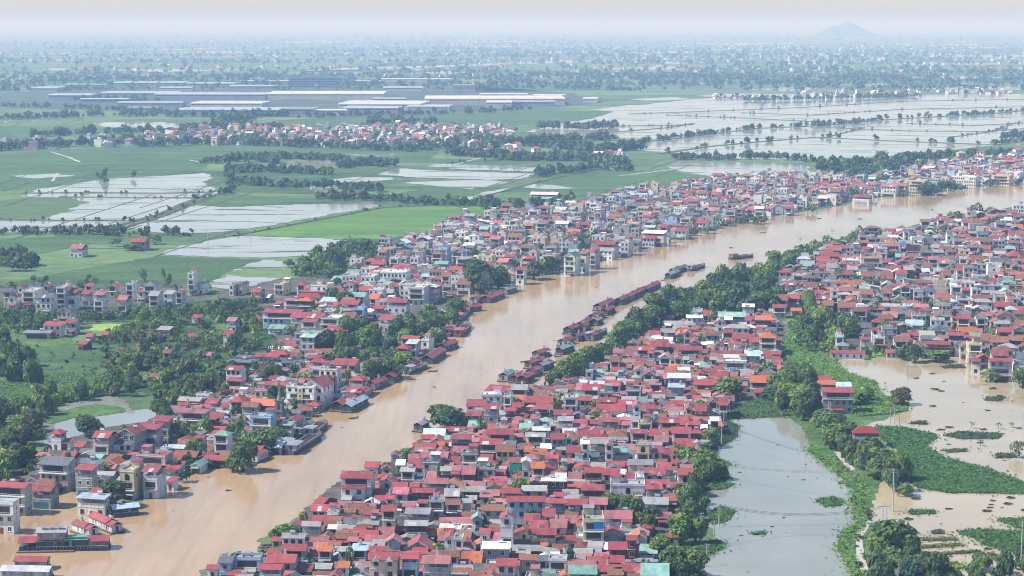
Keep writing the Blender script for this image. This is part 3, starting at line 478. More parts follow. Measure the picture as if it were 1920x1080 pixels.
LEFT = """-25 28 941 946 n f 3 W
-18 50 905 914 r g 3 G
48 100 910 921 r g 2 G
62 134 857 872 k g 3 G
134 176 872 882 r m 3 G
138 199 926 936 u m 2 W
160 189 916 926 r m 2
210 242 903 911 r g 1
258 301 872 885 r g 3 W
218 258 874 885 c f 3 C
250 315 848 856 r f 2 P
165 209 809 821 r g 3 P
209 262 792 814 r e 3 G
248 298 793 805 r m 3 G
205 249 826 834 k m 2 W
277 319 780 791 r m 3 G
87 118 805 814 r h 2 W
86 132 822 829 r m 1 W
130 160 828 838 r g 1
104 142 848 859 r g 1
165 192 852 863 n g 1
187 228 856 872 o e 1
63 96 852 856 p m 2
135 190 861 870 k m 2
331 388 767 775 p m 2 G
332 353 754 760 r g 1
328 378 745 752 g g 1
378 410 748 757 r g 1
423 461 741 754 r h 2 W
408 428 755 764 r g 1
463 518 748 760 o g 2
448 485 754 763 b g 2
487 513 761 771 p m 1
387 417 765 772 g g 1
388 406 781 787 r m 2
465 512 777 783 c f 3 B
408 428 782 791 g e 1
438 458 781 792 b g 1
408 440 792 800 p g 1
385 423 800 810 r g 1
395 431 808 817 n h 3 W
441 458 794 805 g e 1
453 470 802 810 r m 1
531 562 773 790 r e 2
520 548 791 798 n m 2 W
361 384 816 822 r g 1
300 346 835 841 u m 1
326 365 796 803 b m 1
347 365 833 841 b g 1
365 400 835 846 b g 1
405 417 838 845 r g 1
417 440 838 845 b g 1
318 371 845 856 b g 1
428 458 832 838 r m 1
433 455 838 846 r g 1
406 432 845 855 b g 1
374 427 855 863 r g 1 D
308 326 895 905 r m 1
417 455 686 694 r g 3 W
403 417 701 706 r m 1 W
396 419 715 721 r m 1
420 457 709 715 r m 2
421 480 674 680 k m 2 G
438 471 666 671 k m 1
472 522 663 670 r m 2
496 541 657 665 r h 2
523 553 676 681 k m 2
456 490 705 712 n m 1
498 543 650 655 w m 1
508 560 638 650 r g 1
558 592 625 633 n m 3
545 577 633 638 r m 2
422 448 725 735 b g 1
474 504 728 733 w f 2 P
498 514 733 740 r m 1
491 545 716 723 r m 2 W
555 615 704 726 r e 3 W
578 614 672 680 r h 3 W
569 625 667 673 r m 1
616 671 673 685 r g 2 G
595 635 689 694 r f 3 W
600 627 704 711 r g 2
672 706 681 686 w f 2 C
628 655 693 700 r m 2
649 684 705 714 r h 2
737 768 645 654 r h 2 G
757 783 637 645 u m 2 W
748 785 630 636 r m 2
785 808 635 640 c f 2 W
741 770 603 611 o h 2 W
703 743 588 600 r g 2 W
606 656 611 620 r g 2
600 624 617 622 p m 2 G
672 690 632 640 b g 1
688 718 628 634 g m 1
639 654 641 648 r m 1
622 645 632 638 r m 1
465 491 541 548 r g 2
462 492 554 559 r m 1
492 508 552 558 w g 1
508 537 528 534 c f 2 C
552 575 527 535 r h 2
577 618 529 537 p f 2 W
563 617 541 548 r g 1
547 605 549 558 r h 1
556 587 557 565 o h 2
615 655 514 526 n g 1
640 672 511 519 g g 2
672 706 515 520 w f 3 W
660 688 523 531 r h 2
668 707 537 545 r g 2 B
640 707 552 558 n m 2
630 675 562 571 r g 3 W
672 720 579 586 u m 1
529 572 560 564 p m 2
510 529 565 570 r m 1
488 565 580 587 r m 3 B
538 610 586 596 r g 3 G
561 594 598 604 r m 3
595 642 590 598 w f 3 G
467 487 594 600 r m 1
498 533 609 617 n m 1
548 615 620 626 g f 3 G
8 35 549 559 r e 2 W
35 70 541 547 c f 3 W
60 100 548 559 k g 3 W
99 127 534 540 c f 4 W
120 145 541 550 r m 3 W
148 170 544 552 r m 2 W
170 196 546 554 p m 4
198 222 527 537 o e 3 C
232 253 529 534 c f 3 W
264 295 526 537 k h 3 W
214 241 553 563 p g 3
253 274 542 548 r m 2 W
274 300 545 555 g g 3
0 24 540 548 k g 3
28 48 531 540 r e 2 W
48 68 527 537 k e 3 W
78 94 529 537 r e 3
156 174 531 537 r m 3 W
102 138 576 585 k e 3 P
77 116 603 611 r m 2 W
117 145 599 606 r g 2
40 95 620 625 g m 1
155 175 625 632 r g 1
185 204 621 628 r g 1
272 300 622 632 r g 1
348 366 511 514 c f 4 W
366 386 522 532 k e 2 W
302 325 545 552 g m 2 W
325 345 543 549 o e 3
427 440 529 535 c f 2 W
440 460 524 534 k e 2 C
125 158 458 466 p g 2 W
240 275 447 454 r g 2
1052 1083 472 481 k e 4 W
1080 1101 470 476 p m 4 W
1101 1120 463 470 r m 4 G
1109 1155 451 459 r g 3 W
1120 1150 467 471 g m 2 W
1160 1182 450 455 c f 3 W
1182 1200 450 456 k m 2 G
935 985 459 466 r e 2 W
987 1022 467 475 g g 2 W
925 955 483 492 p g 3 C
963 985 500 506 r m 3 W
1200 1247 432 438 w m 3 C
1195 1230 440 447 r g 2 W
1226 1280 419 428 r g 2 W
1260 1288 428 434 r m 2 W
1288 1327 410 418 r g 2 W
1395 1427 385 392 o h 2 C
1297 1322 341 347 p h 3 C
1702 1737 334 340 c f 4 C
1648 1682 343 350 p g 3 W
1680 1700 343 349 p m 3 C
1595 1632 365 370 r m 2 W
1553 1585 341 348 p g 2 W
1584 1626 345 351 p m 2 W
1627 1643 342 347 p m 3 W
1782 1832 327 332 w f 3 W
1857 1895 325 330 c f 3 C
1872 1914 318 324 p f 3 W
1468 1487 386 391 r m 2 B
1527 1553 367 372 w m 2
990 1047 358 365 w g 2 W
1150 1175 288 293 c f 3 W
820 865 415 422 c f 3 W
880 925 436 443 o h 2 C
720 765 560 567 r g 3 W
760 800 535 541 w f 3 W
745 805 528 535 c f 3 W
700 765 505 512 w f 3 W
755 800 525 531 r e 3 C
800 840 505 511 r m 3 W
840 880 512 519 g f 3 W
250 275 640 648 r g 1;300 322 655 662 b g 1;345 372 625 632 r g 1;255 285 672 680 g g 1;382 402 660 667 p g 1;210 232 655 662 r e 1;290 320 612 619 g m 1;412 440 620 628 r g 2 W;330 352 690 697 b g 1;370 392 705 712 g g 1;275 300 700 707 b g 1;355 380 590 596 r g 1;420 445 595 602 p g 2;30 60 690 697 g g 1;140 165 640 646 r g 1"""

# ------------------------------------------------------------------ houses
ROOF = {'r': (0.285, 0.052, 0.054), 'p': (0.35, 0.125, 0.13), 'o': (0.40, 0.125, 0.065), 'b': (0.21, 0.095, 0.065), 'g': (0.27, 0.265, 0.26),
        'n': (0.20, 0.37, 0.31), 'u': (0.42, 0.53, 0.60), 'l': (0.06, 0.11, 0.30), 'w': (0.72, 0.72, 0.70), 'k': (0.10, 0.115, 0.135), 'c': (0.34, 0.33, 0.31), 'f': (0.34, 0.33, 0.31)}
ROOFNAME = {'r': 'crimson', 'p': 'faded pink', 'o': 'orange', 'b': 'brown tile', 'g': 'grey', 'n': 'green', 'u': 'pale blue', 'l': 'dark blue', 'w': 'white', 'k': 'charcoal', 'c': 'concrete'}
WALL = {'W': (0.66, 0.66, 0.64), 'G': (0.34, 0.34, 0.345), 'C': (0.56, 0.48, 0.34), 'B': (0.33, 0.45, 0.58), 'D': (0.13, 0.06, 0.06), 'N': (0.20, 0.42, 0.34), 'P': (0.47, 0.36, 0.35)}
WALLNAME = {'W': 'white', 'G': 'grey', 'C': 'cream', 'B': 'blue-grey', 'D': 'dark red', 'N': 'green', 'P': 'mauve'}
TYPENAME = {'g': 'gable', 'e': 'end-gable', 'h': 'hip', 'm': 'lean-to', 'f': 'flat'}
NUM = {1: 'one-storey', 2: 'two-storey', 3: 'three-storey', 4: 'four-storey', 5: 'five-storey'}
def jit(c, rg, a=0.12):
    k = 1 + rg.uniform(-a, a)
    return tuple(max(0.01, min(0.85, x * k * (1 + rg.uniform(-a, a) * 0.4))) for x in c)

def window_mb(kind):
    b = MB()
    fr = {'white': (0.7, 0.7, 0.68), 'wood': (0.20, 0.09, 0.05), 'green': (0.06, 0.22, 0.19), 'grey': (0.3, 0.3, 0.3)}[kind]
    t = 0.09
    b.box(-0.5, 0.5, -0.07, 0.0, -0.5, -0.5 + t, fr, "painted", True); b.box(-0.5, 0.5, -0.07, 0.0, 0.5 - t, 0.5, fr, "painted", True)
    b.box(-0.5, -0.5 + t, -0.07, 0.0, -0.5 + t, 0.5 - t, fr, "painted"); b.box(0.5 - t, 0.5, -0.07, 0.0, -0.5 + t, 0.5 - t, fr, "painted")
    b.box(-0.025, 0.025, -0.055, 0.0, -0.5 + t, 0.5 - t, fr, "painted")
    b.box(-0.58, 0.58, -0.14, 0.0, -0.56, -0.5, (0.45, 0.45, 0.44), "concrete", True)
    p = MB(); p.box(-0.41, 0.41, -0.03, 0.0, -0.41, 0.41, (0.03, 0.03, 0.03), "glass")
    return b, p
WIN_MB = {k: window_mb(k) for k in ('white', 'wood', 'green', 'grey')}
WIN_ME = {k: (a.mesh("window"), b.mesh("pane")) for k, (a, b) in WIN_MB.items()}
def scaled(mb, sx, sz):
    o = MB(); o.v = [(x * sx, y, z * sz) for x, y, z in mb.v]; o.f = mb.f; o.c = mb.c; o.m = mb.m
    return o

def roof_mb(t, w, d, h, rise, ov, col, m):
    b = MB(); th = 0.13; ox = w / 2 + min(0.45, ov)
    hd = d / 2
    if t in 'ge':
        a, run = ('x', hd) if t == 'g' else ('y', w / 2)
        e = rise / run * ov
        prof = [(-run - ov, h - e), (0, h + rise), (run + ov, h - e), (run + ov, h - e - th), (0, h + rise - th), (-run - ov, h - e - th)]
        if t == 'g': b.extr(prof, -ox, ox, col, m)
        else: b.extr(prof, -hd - min(.5, ov), hd + min(.5, ov), col, m, 'y')
    elif t == 'm':
        e = rise / d * ov
        b.extr([(-hd - ov, h - e), (hd + ov, h + rise + e), (hd + ov, h + rise + e - th), (-hd - ov, h - e - th)], -ox, ox, col, m)
    elif t == 'h':
        X, Y = w / 2 + ov, hd + ov
        if X >= Y: r0, r1 = (-(X - Y * .85), 0), (X - Y * .85, 0)
        else: r0, r1 = (0, -(Y - X * .85)), (0, Y - X * .85)
        e = h - 0.12
        vs = [(-X, -Y, e), (X, -Y, e), (X, Y, e), (-X, Y, e), (*r0, h + rise), (*r1, h + rise), (-X, -Y, e - th), (X, -Y, e - th), (X, Y, e - th), (-X, Y, e - th)]
        if X >= Y: fs = [(0, 1, 5, 4), (1, 2, 5), (2, 3, 4, 5), (3, 0, 4)]
        else: fs = [(0, 1, 4), (1, 2, 5, 4), (2, 3, 5), (3, 0, 4, 5)]
        fs += [(6, 7, 1, 0), (7, 8, 2, 1), (8, 9, 3, 2), (9, 6, 0, 3), (9, 8, 7, 6)]
        b.add(vs, fs, col, m)
    return b

def tank_mb(x, y, z, rg):
    b = MB()
    if rg.random() < 0.65:
        for sx in (-0.5, 0.5): b.box(x + sx - .05, x + sx + .05, y - .3, y + .3, z, z + .5, (0.3, 0.3, 0.3), "concrete")
        b.cyl(y, z + 0.95, x - 0.85, x + 0.85, 0.48, 0.48, (0.6, 0.6, 0.6), "steel", 8, 'x')
    else:
        b.box(x - .5, x + .5, y - .5, y + .5, z, z + .35, (0.35, 0.35, 0.35), "concrete")
        b.cyl(x, y, z + .35, z + 1.75, 0.5, 0.45, (0.6, 0.6, 0.6), "steel", 8)
    return b

def house_parts(sp, rg):
    """sp: w, d, h, t (roof form), rise, c (roof colour), s (storeys), W (wall colour). Returns parts [(name, buffer, [subparts])], windows [(kind, x, y, z, rz, w, h)] and notes"""
    w_, d, h, t, rise, c, s, W = (sp[k] for k in ('w', 'd', 'h', 't', 'rise', 'c', 's', 'W'))
    wall = jit(WALL[W], rg, 0.13); rc = jit(ROOF[c], rg, 0.2)
    trim = (0.62, 0.61, 0.58) if W != 'W' else (0.45, 0.45, 0.44)
    rm = "clay_tile" if c in 'bo' or (c in 'rl' and t == 'h') else ("concrete" if c == 'g' and rg.random() < .6 else "sheet_metal")
    ov = 0.75 if t in 'gm' else 0.5
    parts = []; wins = []; notes = []
    hw, hd = w_ / 2, d / 2
    st = h / s
    wb = MB(); sub = []
    openT = t in 'gmh' and c in 'rpunwg' and s >= 2 and w_ > 3.2 and rg.random() < sp.get('open', 0.42)
    top = h - st * 0.78 if openT else h
    z0 = -1.0
    if openT:
        wb.box(-hw, hw, -hd, hd, z0, top, wall, "plaster")
        back = d * rg.uniform(0.35, 0.7)
        if t == 'm': zt = h + rise * (d - back * 0.5) / d - 0.3
        else: zt = h - 0.05
        wb.box(-hw + .1, hw - .1, hd - back, hd - .05, top + 0.002, min(zt, h + rise * .4), jit(WALL['G'], rg), "plaster")
        for x in ((-hw + .12, hw - .12) if w_ < 7 else (-hw + .12, 0, hw - .12)):
            pb = MB(); pb.box(x - .09, x + .09, -hd + .05, -hd + .23, top, h + 0.05, trim, "painted")
            parts.append(("post", pb, []))
        rl = MB()
        rl.box(-hw, hw, -hd, -hd + .1, top, top + 0.85, jit(wall, rg, .1), "plaster")
        rl.box(-hw, -hw + .1, -hd + .1, hd - back, top, top + 0.85, wall, "plaster"); rl.box(hw - .1, hw, -hd + .1, hd - back, top, top + 0.85, wall, "plaster")
        rl.box(-hw - .06, hw + .06, -hd - .06, -hd + .16, top + .85, top + .93, trim, "painted", True)
        parts.append(("parapet", rl, []))
        notes.append('over open terrace')
    elif t == 'g':
        wb.extr([(-hd, z0), (hd, z0), (hd, h - .1), (0, h + rise - .12), (-hd, h - .1)], -hw, hw, wall, "plaster")
    elif t == 'e':
        wb.extr([(-hw, z0), (hw, z0), (hw, h - .1), (0, h + rise - .12), (-hw, h - .1)], -hd, hd, wall, "plaster", 'y')
    elif t == 'm':
        wb.extr([(-hd, z0), (hd, z0), (hd, h + rise - .1), (-hd, h - .1)], -hw, hw, wall, "plaster")
    else:
        wb.box(-hw, hw, -hd, hd, z0, h, wall, "plaster")
    # floor bands
    for k in range(1, s):
        z = st * k
        if z < top - .3:
            bb = MB(); bb.box(-hw - .07, hw + .07, -hd - .08, hd + .07, z - .1, z + .1, trim, "painted", True); sub.append(("ledge", bb))
    parts.insert(0, ("wall", wb, sub))
    if t == 'f':
        pr = MB(); ph = rg.uniform(.55, .95); q = .14
        rcol = rc
        pr.box(-hw - .05, hw + .05, -hd - .05, -hd - .05 + q, h, h + ph, wall, "plaster"); pr.box(-hw - .05, hw + .05, hd + .05 - q, hd + .05, h, h + ph, wall, "plaster")
        pr.box(-hw - .05, -hw - .05 + q, -hd + .1, hd - .1, h, h + ph, wall, "plaster"); pr.box(hw + .05 - q, hw + .05, -hd + .1, hd - .1, h, h + ph, wall, "plaster")
        pr.box(-hw + .1, hw - .1, -hd + .1, hd - .1, h - .05, h + .06, rcol, "concrete")
        pr.box(-hw - .16, hw + .16, -hd - .16, -hd - .04, h - .12, h + .1, trim, "painted", True)
        parts.append(("terrace", pr, []))
        for _ in range(rg.randint(1, 4)):          # pots, crates and washing up on the terrace
            a, q_ = rg.uniform(-hw * .8, hw * .8), rg.uniform(-hd * .85, hd * .1); r_ = rg.uniform(.2, .6); kb = MB()
            if rg.random() < .5: kb.box(a - r_, a + r_, q_ - r_ * .6, q_ + r_ * .6, h + .06, h + .06 + rg.uniform(.4, 1.0), rg.choice(((0.05, 0.12, 0.03), (0.06, 0.15, 0.04), (0.3, 0.12, 0.07), (0.05, 0.16, 0.36), (0.5, 0.5, 0.5))), "painted"); parts.append(("planter", kb, []))
            else:
                kb.box(a - .03, a + .03, q_ - .03, q_ + .03, h + .06, h + 1.9, (0.3, 0.3, 0.3), "painted"); kb.box(a + .03, a + 1.3, q_ - .02, q_ + .02, h + .9, h + 1.8, rg.choice(((0.6, 0.6, 0.6), (0.1, 0.2, 0.45), (0.5, 0.1, 0.12), (0.5, 0.42, 0.1))), "painted", True); parts.append(("washing", kb, []))
        if d > 5 and rg.random() < .75:
            sh = MB(); a = min(w_ * .55, 3.2); x = rg.choice((-1, 1)) * (hw - a / 2 - .25)
            sh.box(x - a / 2, x + a / 2, hd - 3.2, hd - .3, h + .06, h + 2.5, jit(wall, rg), "plaster")
            cap = MB(); cc = rg.choice('rrpgw'); cap.extr([(hd - 3.7, h + 2.5), (hd, h + 2.85), (hd, h + 2.75), (hd - 3.7, h + 2.4)], x - a / 2 - .3, x + a / 2 + .3, jit(ROOF[cc], rg), "sheet_metal")
            parts.append(("stair_house", sh, [("roof", cap)]))
            notes.append(ROOFNAME[cc] + ' stair-house')
    else:
        rb = roof_mb(t, w_, d, h, rise, ov, rc, rm)
        subs = []
        if t in 'g' and w_ > 4 and c != 'w':
            cb = MB(); cb.extr([(-.28, h + rise - .06), (0, h + rise + .05), (.28, h + rise - .06)], -hw - .46, hw + .46, tuple(min(.8, x * 1.15 + .03) for x in rc), rm)
            subs.append(("ridge_cap", cb))
        if t in 'gm' and rm == "sheet_metal" and w_ > 4.5 and rg.random() < .4:      # newer or older sheets laid over the roof
            run = hd if t == 'g' else d; sl = rise / run; a = rg.uniform(-hw, hw * .3); b_ = a + rg.uniform(1.0, 2.6); y0 = -hd - ov * .8; y1 = y0 + run * rg.uniform(.5, .9)
            zz = lambda y: h + (y + hd) * sl
            pc = rg.choice((tuple(q * .6 for q in rc), tuple(min(.7, q * 1.2 + .04) for q in rc), (0.45, 0.44, 0.43), (0.24, 0.12, 0.09)))
            cb = MB(); cb.extr([(y0, zz(y0) + .035), (y1, zz(y1) + .035), (y1, zz(y1) - .02), (y0, zz(y0) - .02)], a, min(hw, b_), pc, rm); subs.append(("roof_patch", cb))
        if t == 'e':
            cb = MB(); cb.extr([(-.28, h + rise - .1), (0, h + rise + .05), (.28, h + rise - .1)], -hd - .5, hd + .5, tuple(min(.8, x * 1.15 + .03) for x in rc), rm, 'y')
            subs.append(("ridge_cap", cb))
            if W in 'WCPG' and w_ > 2.5:
                bgb = MB(); sl = rise / hw
                for sg in (-1, 1):
                    bgb.add([(sg * (hw + .3), -hd - .52, h - .3 * sl - .32), (0, -hd - .52, h + rise - .32), (0, -hd - .52, h + rise - .02), (sg * (hw + .3), -hd - .52, h - .3 * sl - .02),
                             (sg * (hw + .3), -hd - .44, h - .3 * sl - .32), (0, -hd - .44, h + rise - .32), (0, -hd - .44, h + rise - .02), (sg * (hw + .3), -hd - .44, h - .3 * sl - .02)],
                            [(0, 1, 2, 3), (7, 6, 5, 4), (3, 2, 6, 7), (0, 4, 5, 1)], (0.6, 0.59, 0.56), "painted")
                subs.append(("barge_board", bgb))
        parts.append(("roof", rb, subs))
    # openings on the front and the sides
    wk = rg.choice(('white', 'wood', 'wood', 'green', 'grey'))
    ns_ = max(1, int(round((top if openT else h) / st - .2)))
    nfl = s - 1 if openT else s
    for k in range(nfl):
        zc = st * k + st * .5
        n = max(1, int(w_ / rg.uniform(2.1, 2.9)))
        balc = k >= 1 and w_ > 3 and rg.random() < .5
        shop = k == 0 and rg.random() < .45 and w_ > 2.6
        if balc:
            z = st * k
            bl = MB(); bl.box(-hw + .02, hw - .02, -hd - 1.1, -hd, z - .12, z + .06, trim, "painted", True)
            rl = MB(); rl.box(-hw + .05, hw - .05, -hd - 1.08, -hd - 1.0, z + .78, z + .88, trim, "painted", True)
            nb = max(3, int(w_ / .55))
            for i in range(nb + 1):
                x = -hw + .08 + (w_ - .16) * i / nb; rl.box(x - .05, x + .05, -hd - 1.07, -hd - 1.01, z + .06, z + .78, trim, "painted")
            parts.append(("balcony", bl, [("railing", rl)]))
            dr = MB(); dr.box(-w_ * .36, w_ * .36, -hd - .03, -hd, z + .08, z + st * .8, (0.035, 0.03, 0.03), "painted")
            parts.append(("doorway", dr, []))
            if not any('balcony' in n_ for n_ in notes): notes.append('and balcony')
        elif shop:
            dr = MB(); dc = rg.choice(((0.04, 0.035, 0.035), (0.16, 0.07, 0.04), (0.05, 0.15, 0.2), (0.3, 0.3, 0.31)))
            dr.box(-w_ * .38, w_ * .38, -hd - .05, -hd, -.3, st * .72, dc, "painted")
            parts.append(("door", dr, []))
        else:
            for i in range(n):
                if rg.random() < .1: continue
                x = -hw + w_ * (i + .5) / n
                door = k == 0 and i == n // 2
                ww = min(1.4, w_ / n * .66); wh = min(1.7, st * .52)
                if door and rg.random() < .6:
                    db = MB(); db.box(x - .55, x + .55, -hd - .06, -hd, -.2, 2.1, (0.15, 0.07, 0.04), "painted"); parts.append(("door", db, []))
                else: wins.append((wk, x, -hd - .003, zc + .08, 0.0, ww, wh))
        for sg in (-1, 1):
            if d > 3 and rg.random() < .7:
                m_ = max(1, int(d / 4.2))
                for i in range(m_):
                    if rg.random() < .6: wins.append((wk, sg * (hw + .003), -hd + d * (i + .5) / m_, zc + .15, sg * math.pi / 2, 1.05, 1.35))
    if t == 'e' and rise > 1.0 and w_ > 3:
        dm = MB(); dm.cyl(0, h + rise * .35, -hd - .07, -hd, .3, .3, (0.05, 0.05, 0.05), "painted", 8, 'x')
        dm.v = [(y, x, z) for x, y, z in dm.v]
        parts.append(("gable_vent", dm, []))
    r = rg.random()
    if s >= 2 and r < .42 or r < .12:
        x = rg.uniform(-hw * .6, hw * .6)
        if t == 'f': z, y = h + .06, hd - 1.2
        elif t == 'm': z, y = h + rise, hd * .8
        elif t == 'g': z, y = h + rise * .55 - .1, hd * .45
        elif t == 'e': z, y, x = h + rise * .5 - .1, 0.0, hw * .45
        else: z = None
        if z is not None:
            parts.append(("water_tank", tank_mb(x, y, z - .08, rg), [])); notes.insert(0, 'with steel tank')
    if sp.get('lean', True) and rg.random() < .38 and not openT and w_ > 3.5:
        lw = w_ * rg.uniform(.5, .98); ld = rg.uniform(1.4, 2.8); lh = min(h - .4, rg.uniform(2.3, 2.9)); cc = rg.choice('rrppgbwgn')
        x = rg.uniform(-1, 1) * (w_ - lw) / 2
        lb = MB(); lb.extr([(-hd - ld, lh - .5), (-hd - .02, lh), (-hd - .02, lh - .1), (-hd - ld, lh - .6)], x - lw / 2, x + lw / 2, jit(ROOF[cc], rg), "sheet_metal")
        pos = []
        for sx in (-1, 1): po = MB(); pos.append(("post", po)); po.box(x + sx * (lw / 2 - .12) - .05, x + sx * (lw / 2 - .12) + .05, -hd - ld + .1, -hd - ld + .2, -1, lh - .56, (0.25, 0.25, 0.25), "painted")
        parts.append(("awning", lb, pos)); notes.append(ROOFNAME[cc].replace(' tile', '') + ' awning')
    fl = sp.get('flag')
    if fl == 'tarp':
        tb = MB(); tb.box(0.1, hw - .2, -hd - .2, -hd - .12, st * 2 - .3, h - .1, (0.02, 0.16, 0.42), "painted"); parts.append(("tarpaulin", tb, []))
    if fl == 'bay':
        tb = MB(); tb.box(-1.2, 1.2, -hd - .35, -hd, -1, h, (0.62, 0.52, 0.28), "plaster"); parts.append(("yellow_bay", tb, []))
        for k in range(s): wins.append(('white', 0, -hd - .353, st * k + st * .5, 0.0, 1.1, 1.4))
    if fl == 'greentarp':
        tb = MB(); tb.box(-hw + .4, hw - .4, -hd - .9, -hd - .8, 0.3, h - .8, (0.02, 0.32, 0.26), "painted"); parts.append(("green_curtain", tb, []))
    if fl == 'twin':
        for sg in (-1, 1):
            tb = MB(); a = hw * .3
            tb.extr([(-a, h - .7), (0, h + .75), (a, h - .7)], -hd - 1.0, -hd - .02, (0.55, 0.54, 0.52), "plaster", 'y'); tb.v = [(x + sg * hw * .5, y, z) for x, y, z in tb.v]
            parts.append(("front_gable", tb, []))
    if fl == 'arch':
        n = max(2, int(w_ / 2.2))
        for k in range(s):
            for i in range(n):
                x = -hw + w_ * (i + .5) / n; a = w_ / n * .34; z1 = st * k + st * .5
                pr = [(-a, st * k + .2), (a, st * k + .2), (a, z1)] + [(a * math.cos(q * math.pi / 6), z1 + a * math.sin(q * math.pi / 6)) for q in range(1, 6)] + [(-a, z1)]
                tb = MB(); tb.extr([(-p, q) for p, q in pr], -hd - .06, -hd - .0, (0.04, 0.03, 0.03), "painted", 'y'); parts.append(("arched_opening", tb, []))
        wins = [q for q in wins if q[4] != 0.0]
    return parts, wins, notes

SPECS = []
FLAGS = {(1093, 962): 'tarp', (533, 722): 'bay', (951, 858): 'greentarp', (1206, 878): 'twin', (687, 1036): 'twin', (1269, 880): 'arch', (712, 948): 'arch', (1145, 903): 'arch', (1193, 829): 'arch', (218, 874): 'arch'}
def yaw_at(x, y, zone):
    if zone == 'near': return -3.0 - max(0, (900 - y)) * 0.01
    if zone == 'right': return -8.0
    if x < 300 and y < 640: return -6.0
    return -13.0 - max(0, x - 700) * 0.016
def add_spec(x0, x1, yt, ye, c, t, s, W, zone, rg, h=None):
    st = 3.15 if s > 1 else 3.3
    if zone != 'near' and s > 1: st = 3.3
    h = h or s * st
    xc = (x0 + x1) / 2
    ex, ey = G(xc, ye, h - (0.15 if t != 'f' else 0))
    dist = math.hypot(ey, CAM_H - h)
    mpp = dist / F
    dl = math.atan((CAM_H - h) / ey)
    yaw = R(yaw_at(xc, ye, zone) + rg.uniform(-2.5, 2.5))
    if (x0, yt) == (899, 718) or (x0, yt) == (568, 930): yaw = R(-24)
    W_ = (x1 - x0) * mpp; span = (ye - yt) * mpp
    rel = abs(yaw - (-(xc - 960) / F))
    if t == 'g':
        pit = R(27) if c in 'bo' else R(rg.uniform(16, 20)); L = span / math.sin(pit + dl); d = max(4.0, min(12, 2 * L * math.cos(pit) - .8)); rise = d / 2 * math.tan(pit); ov = .75
    elif t == 'm':
        pit = R(rg.uniform(7, 11)); L = span / math.sin(pit + dl); d = max(2.5, min(11, L * math.cos(pit) - .9)); rise = d * math.tan(pit); ov = .75
    elif t == 'e':
        d = max(4.5, min(15, span / math.sin(dl) * .5)); ov = .5; rise = None
    elif t == 'h':
        L = span / math.sin(R(26) + dl); d = max(5, min(13, 2 * L * math.cos(R(26)) - .8)); rise = d / 2 * math.tan(R(26)); ov = .5
    else:
        d = max(5.0, min(14, span / math.sin(dl))); rise = 0; ov = 0
    wid = max(2.6, (W_ - d * math.sin(rel) * .75) / math.cos(rel) - 2 * (.45 if t != 'f' else 0.05))
    if t == 'e': rise = wid / 2 * math.tan(R(rg.uniform(26, 33)))
    off = d / 2 + (ov if t in 'gmh' else 0)
    x = ex - math.sin(yaw) * off; y = ey + math.cos(yaw) * off
    sp = dict(w=wid, d=d, h=h, t=t, rise=rise, c=c, s=s, W=W, x=x, y=y, yaw=yaw, px=xc, py=ye, area=(x1 - x0) * (ye - yt + h / mpp * .5), flag=FLAGS.get((x0, yt)), zone=zone, seed=int(x0 * 7 + ye * 13), pw=x1 - x0)
    if sp['flag']: sp['open'] = 0.0
    SPECS.append(sp); return sp
rgS = random.Random(5)
def read(txt, zone_of):
    for ln in txt.replace('\n', ';').split(';'):
        q = ln.split()
        if len(q) < 7: continue
        x0, x1, yt, ye = map(int, q[:4]); c, t = q[4], q[5]; s = int(q[6])
        W = q[7] if len(q) > 7 else rgS.choice('GGGGGGWWCDP' if s < 3 else 'GGWWC')
        add_spec(x0, x1, yt, ye, c, t, s, W, zone_of(x0, ye), rgS)
read(HOUSES, lambda x, y: 'near' if (y > 560 and x < 1480) or y > 700 else 'right')
read(LEFT, lambda x, y: 'left')
add_spec(533, 592, 722, 727, 'c', 'f', 4, 'W', 'left', rgS, h=10.0)

# fill the rest of the towns between the houses placed above
def inside(x, y, poly):
    r = False; n = len(poly); j = n - 1
    for i in range(n):
        xi, yi = poly[i]; xj, yj = poly[j]
        if (yi > y) != (yj > y) and x < (xj - xi) * (y - yi) / (yj - yi) + xi: r = not r
        j = i
    return r
OCC = {}
def occ_add(x, y, r):
    OCC.setdefault((int(x // 12), int(y // 12)), []).append((x, y, r))
def occ_hit(x, y, r):
    i, j = int(x // 12), int(y // 12)
    for a in (-2, -1, 0, 1, 2):
        for b_ in (-2, -1, 0, 1, 2):
            for (p, q, s) in OCC.get((i + a, j + b_), ()):
                if (p - x) ** 2 + (q - y) ** 2 < (r + s) ** 2: return True
    return False
for sp in SPECS: occ_add(sp['x'], sp['y'], (sp['w'] + sp['d']) / 4 * .86)
FILL = {
 'right': [(1450, 575), (1475, 505), (1560, 462), (1640, 440), (1700, 436), (1770, 414), (1840, 402), (2250, 372), (2250, 690), (1950, 700), (1850, 690), (1800, 655), (1660, 650), (1640, 600), (1520, 575)],
 'left': [(640, 520), (725, 462), (830, 428), (900, 402), (1000, 396), (1080, 384), (1200, 358), (1300, 344), (1400, 332), (1500, 328), (1620, 338), (1700, 322), (1760, 308), (2250, 276), (2250, 324), (1800, 345), (1740, 358), (1640, 364), (1480, 394), (1340, 421), (1240, 450), (1130, 480), (1000, 508), (960, 522), (868, 548), (800, 560), (740, 560), (700, 600), (600, 640), (560, 610), (620, 560)],
 'near': [(900, 760), (1130, 680), (1200, 620), (1330, 590), (1450, 580), (1460, 690), (1370, 745), (1330, 840), (1290, 900), (1220, 1000), (1240, 1190), (330, 1190), (400, 1095), (560, 1020), (640, 940), (740, 880), (800, 820)],
}
rgF = random.Random(77)
